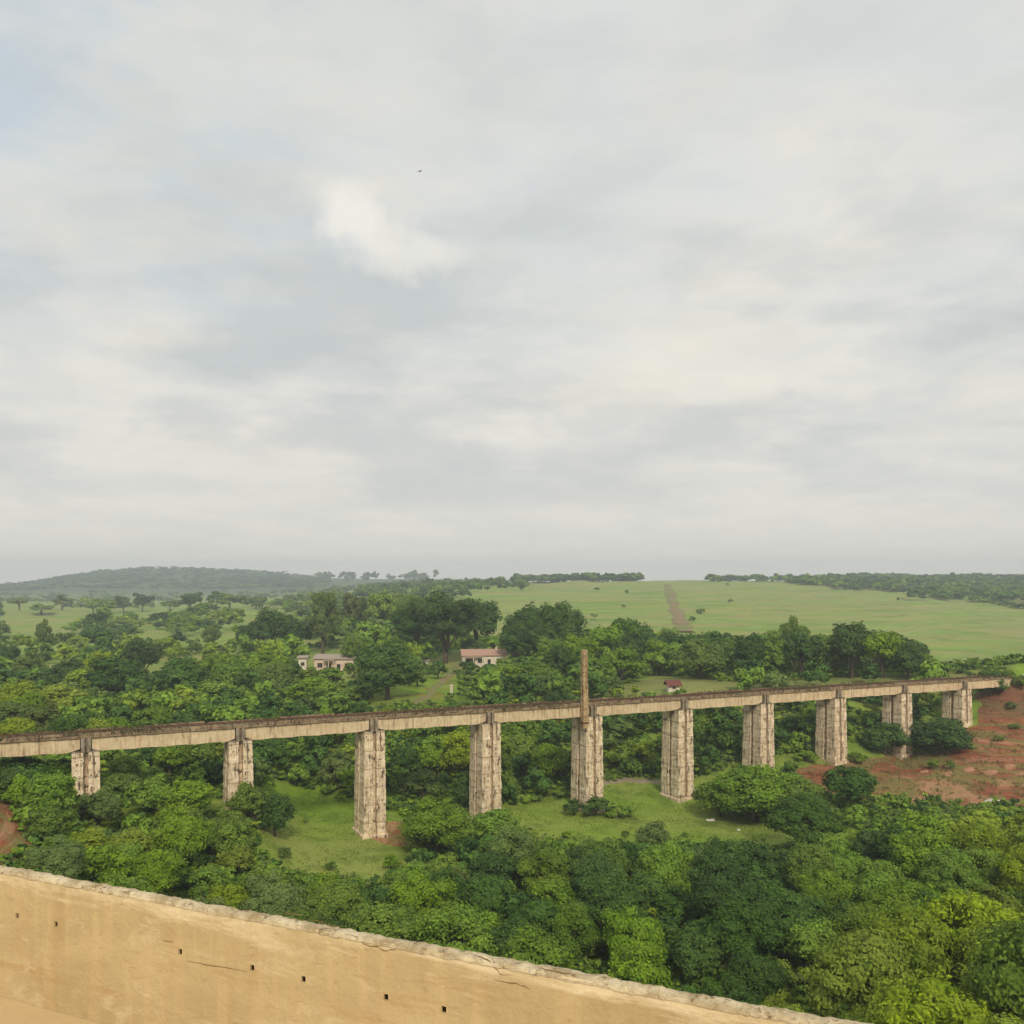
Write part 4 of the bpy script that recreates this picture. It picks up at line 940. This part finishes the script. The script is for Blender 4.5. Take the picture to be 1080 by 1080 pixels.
# weeds on the deck edge
rg_ = np.random.RandomState(3); m = 16000; s = rg_.uniform(-LS, NP * LS - 2, m); keep = (np.sin(s * .35) + np.sin(s * .11 + 2) + rg_.normal(0, .7, m)) > .3; s = s[keep]; m = len(s)
tt = np.where(rg_.rand(m) < .5, rg_.normal(-1.5, .3, m), rg_.normal(1.2, .5, m)); zt = np.interp(s / LS, sorted(GT), [GT[k] for k in sorted(GT)]) + .27
P_ = np.c_[s, np.clip(tt, -1.9, 1.9), zt + rg_.uniform(0, .6, m) ** 1.5]
V, Q = leaves(rg_, P_, rg_.normal(0, 1, (m, 3)), .14, .6); ca, sa = math.cos(VA), math.sin(VA)
V = np.c_[V[:, 0] * ca - V[:, 1] * sa + X0, V[:, 0] * sa + V[:, 1] * ca + Y0, V[:, 2]]
m_weed = material('deck_weeds', lambda t: t.mix(attr(t, 'tint'), (.05, .06, .02), (.13, .10, .045)), .8, .2, .15)
link('deck_weeds', mesh_np('deck_weeds', V, Q, tint=np.repeat(rg_.rand(m), 4)), m_weed, label='brownish weeds growing along the edges of the viaduct deck', cat='weeds', kind='stuff')

# ------------------------------------------------------------------ pale boulders on the grass and red bank
def rock(px, py, wpx, hpx, col, label, name='boulder'):
    g = ground_at(px, py)
    import bmesh
    k = g[1] / F; w = wpx * k / 2; h = hpx * k; rgk = random.Random(int(px * 7)); bm = bmesh.new(); bmesh.ops.create_icosphere(bm, subdivisions=2, radius=1)
    ph = [rgk.uniform(0, 6) for _ in range(6)]
    for v in bm.verts:
        c_ = v.co; r = 1 + .14 * math.sin(c_.x * 3 + ph[0]) + .12 * math.sin(c_.y * 4 + ph[1]) + .1 * math.sin(c_.z * 5 + ph[2]) + rgk.uniform(-.16, .16)
        v.co = Vector((c_.x * r * w, c_.y * r * w * .7, max(min(c_.z * r, .55 + .2 * math.sin(c_.x * 4)), -.6) * h * .9 - .08 * h))
    me = bpy.data.meshes.new(name); bm.to_mesh(me); bm.free()
    link(name, me, col, loc=g, label=label, cat='boulder', group='boulders on the open ground')
m_rockw = material('pale_rock', lambda t: (t.mix(t.noise(objc(t), 2, 6, .7), (.50, .46, .38), (.78, .74, .66)), t.bump(t.noise(objc(t), 3, 5, .7), .5, .1)), .9, .2)
m_rockt = material('tan_rock', lambda t: (t.mix(t.noise(objc(t), 2, 6, .7), (.30, .14, .08), (.44, .25, .15)), t.bump(t.noise(objc(t), 3, 5, .7), .5, .1)), .9, .2)
rock(750, 866, 8, 4, m_rockw, 'white boulder on the bright meadow right of the sixth pier')
rock(779, 876, 4, 3, m_rockw, 'tiny white stone at the right end of the meadow')
rock(884, 872, 9, 4, m_rockw, 'pale flat stone below the dark tree on the red bank')
rock(903, 882, 5, 7, m_rockt, 'upright pinkish stone at the edge of the near woods')
for i, (px, py, w, h, lb) in enumerate(((1022, 814, 14, 6, 'left of the largest ledge'), (1044, 816, 18, 7, 'the broadest one'), (1064, 812, 15, 8, 'near the right edge'), (1000, 818, 12, 5, 'beside a small green shrub'), (1076, 818, 12, 6, 'rightmost of the ledge'), (975, 815, 9, 4, 'leftmost of the ledge'))):
    rock(px, py, w, h, m_rockt, 'tan eroded rock on the red earth ledge at right, ' + lb)
g = ground_at(1047, 846); 
if g: rock(1047, 846, 18, 5, m_rockw, 'flat pale slab at the top of the woods below the red bank')

# ------------------------------------------------------------------ a bird high up
bl = Vector(((443 - 540) / F, 1, (HY - 181) / F)) * 75; b = empty('bird', bl, .8, label='tiny dark bird flying high in the cloudy sky', cat='bird')
m_bird = material('bird_dark', lambda t: (.03, .028, .026), .7, .2)
b.scale = (.5, .5, .5)
MB().tube([(-.24, 0, 0), (-.12, 0, .02), (.05, 0, .02), (.18, 0, .03), (.25, 0, .02)], [.01, .05, .06, .035, .008], 8).build('body', m_bird, b, smooth=True)
for sg in (-1, 1):
    V = [(.10, 0, .03), (-.10, 0, .03), (-.07, sg * .25, .14), (.10, sg * .25, .15), (-.12, sg * .50, .10), (-.05, sg * .52, .105)]
    V2 = [(a_, b_, c_ + .012) for a_, b_, c_ in V]
    MB().add(V + V2, [(0, 1, 2, 3), (3, 2, 4, 5), (6, 9, 8, 7), (9, 11, 10, 8), (1, 7, 8, 2), (2, 8, 10, 4), (0, 3, 9, 6), (3, 5, 11, 9), (4, 10, 11, 5)]).build('wing', m_bird, b)
MB().add([(-.2, -.03, .01), (-.2, .03, .01), (-.4, .07, .02), (-.4, -.07, .02), (-.2, -.03, .02), (-.2, .03, .02), (-.4, .07, .03), (-.4, -.07, .03)], [(3, 2, 1, 0), (4, 5, 6, 7), (0, 1, 5, 4), (1, 2, 6, 5), (2, 3, 7, 6), (3, 0, 4, 7)]).build('tail', m_bird, b)

# ------------------------------------------------------------------ haze: even air round everything
hm = bpy.data.materials.new('haze_air'); hm.use_nodes = True; t = NT(hm.node_tree); t.n.clear()
o = t.node('ShaderNodeOutputMaterial'); pv = t.node('ShaderNodeVolumePrincipled'); pv.inputs['Color'].default_value = (.85, .935, 1, 1); pv.inputs['Density'].default_value = .00036
pv.inputs['Anisotropy'].default_value = .1
t.l.new(pv.outputs[0], o.inputs['Volume'])
MB().box(-3000, 3000, -3000, 3000, -42, 60).build('haze', hm, label='thin pale haze filling the valley', cat='haze', kind='stuff')
print('TREES', len(TREES), 'seen', sum(d['seen'] for d in TREES), 'indiv', len(INDIV))
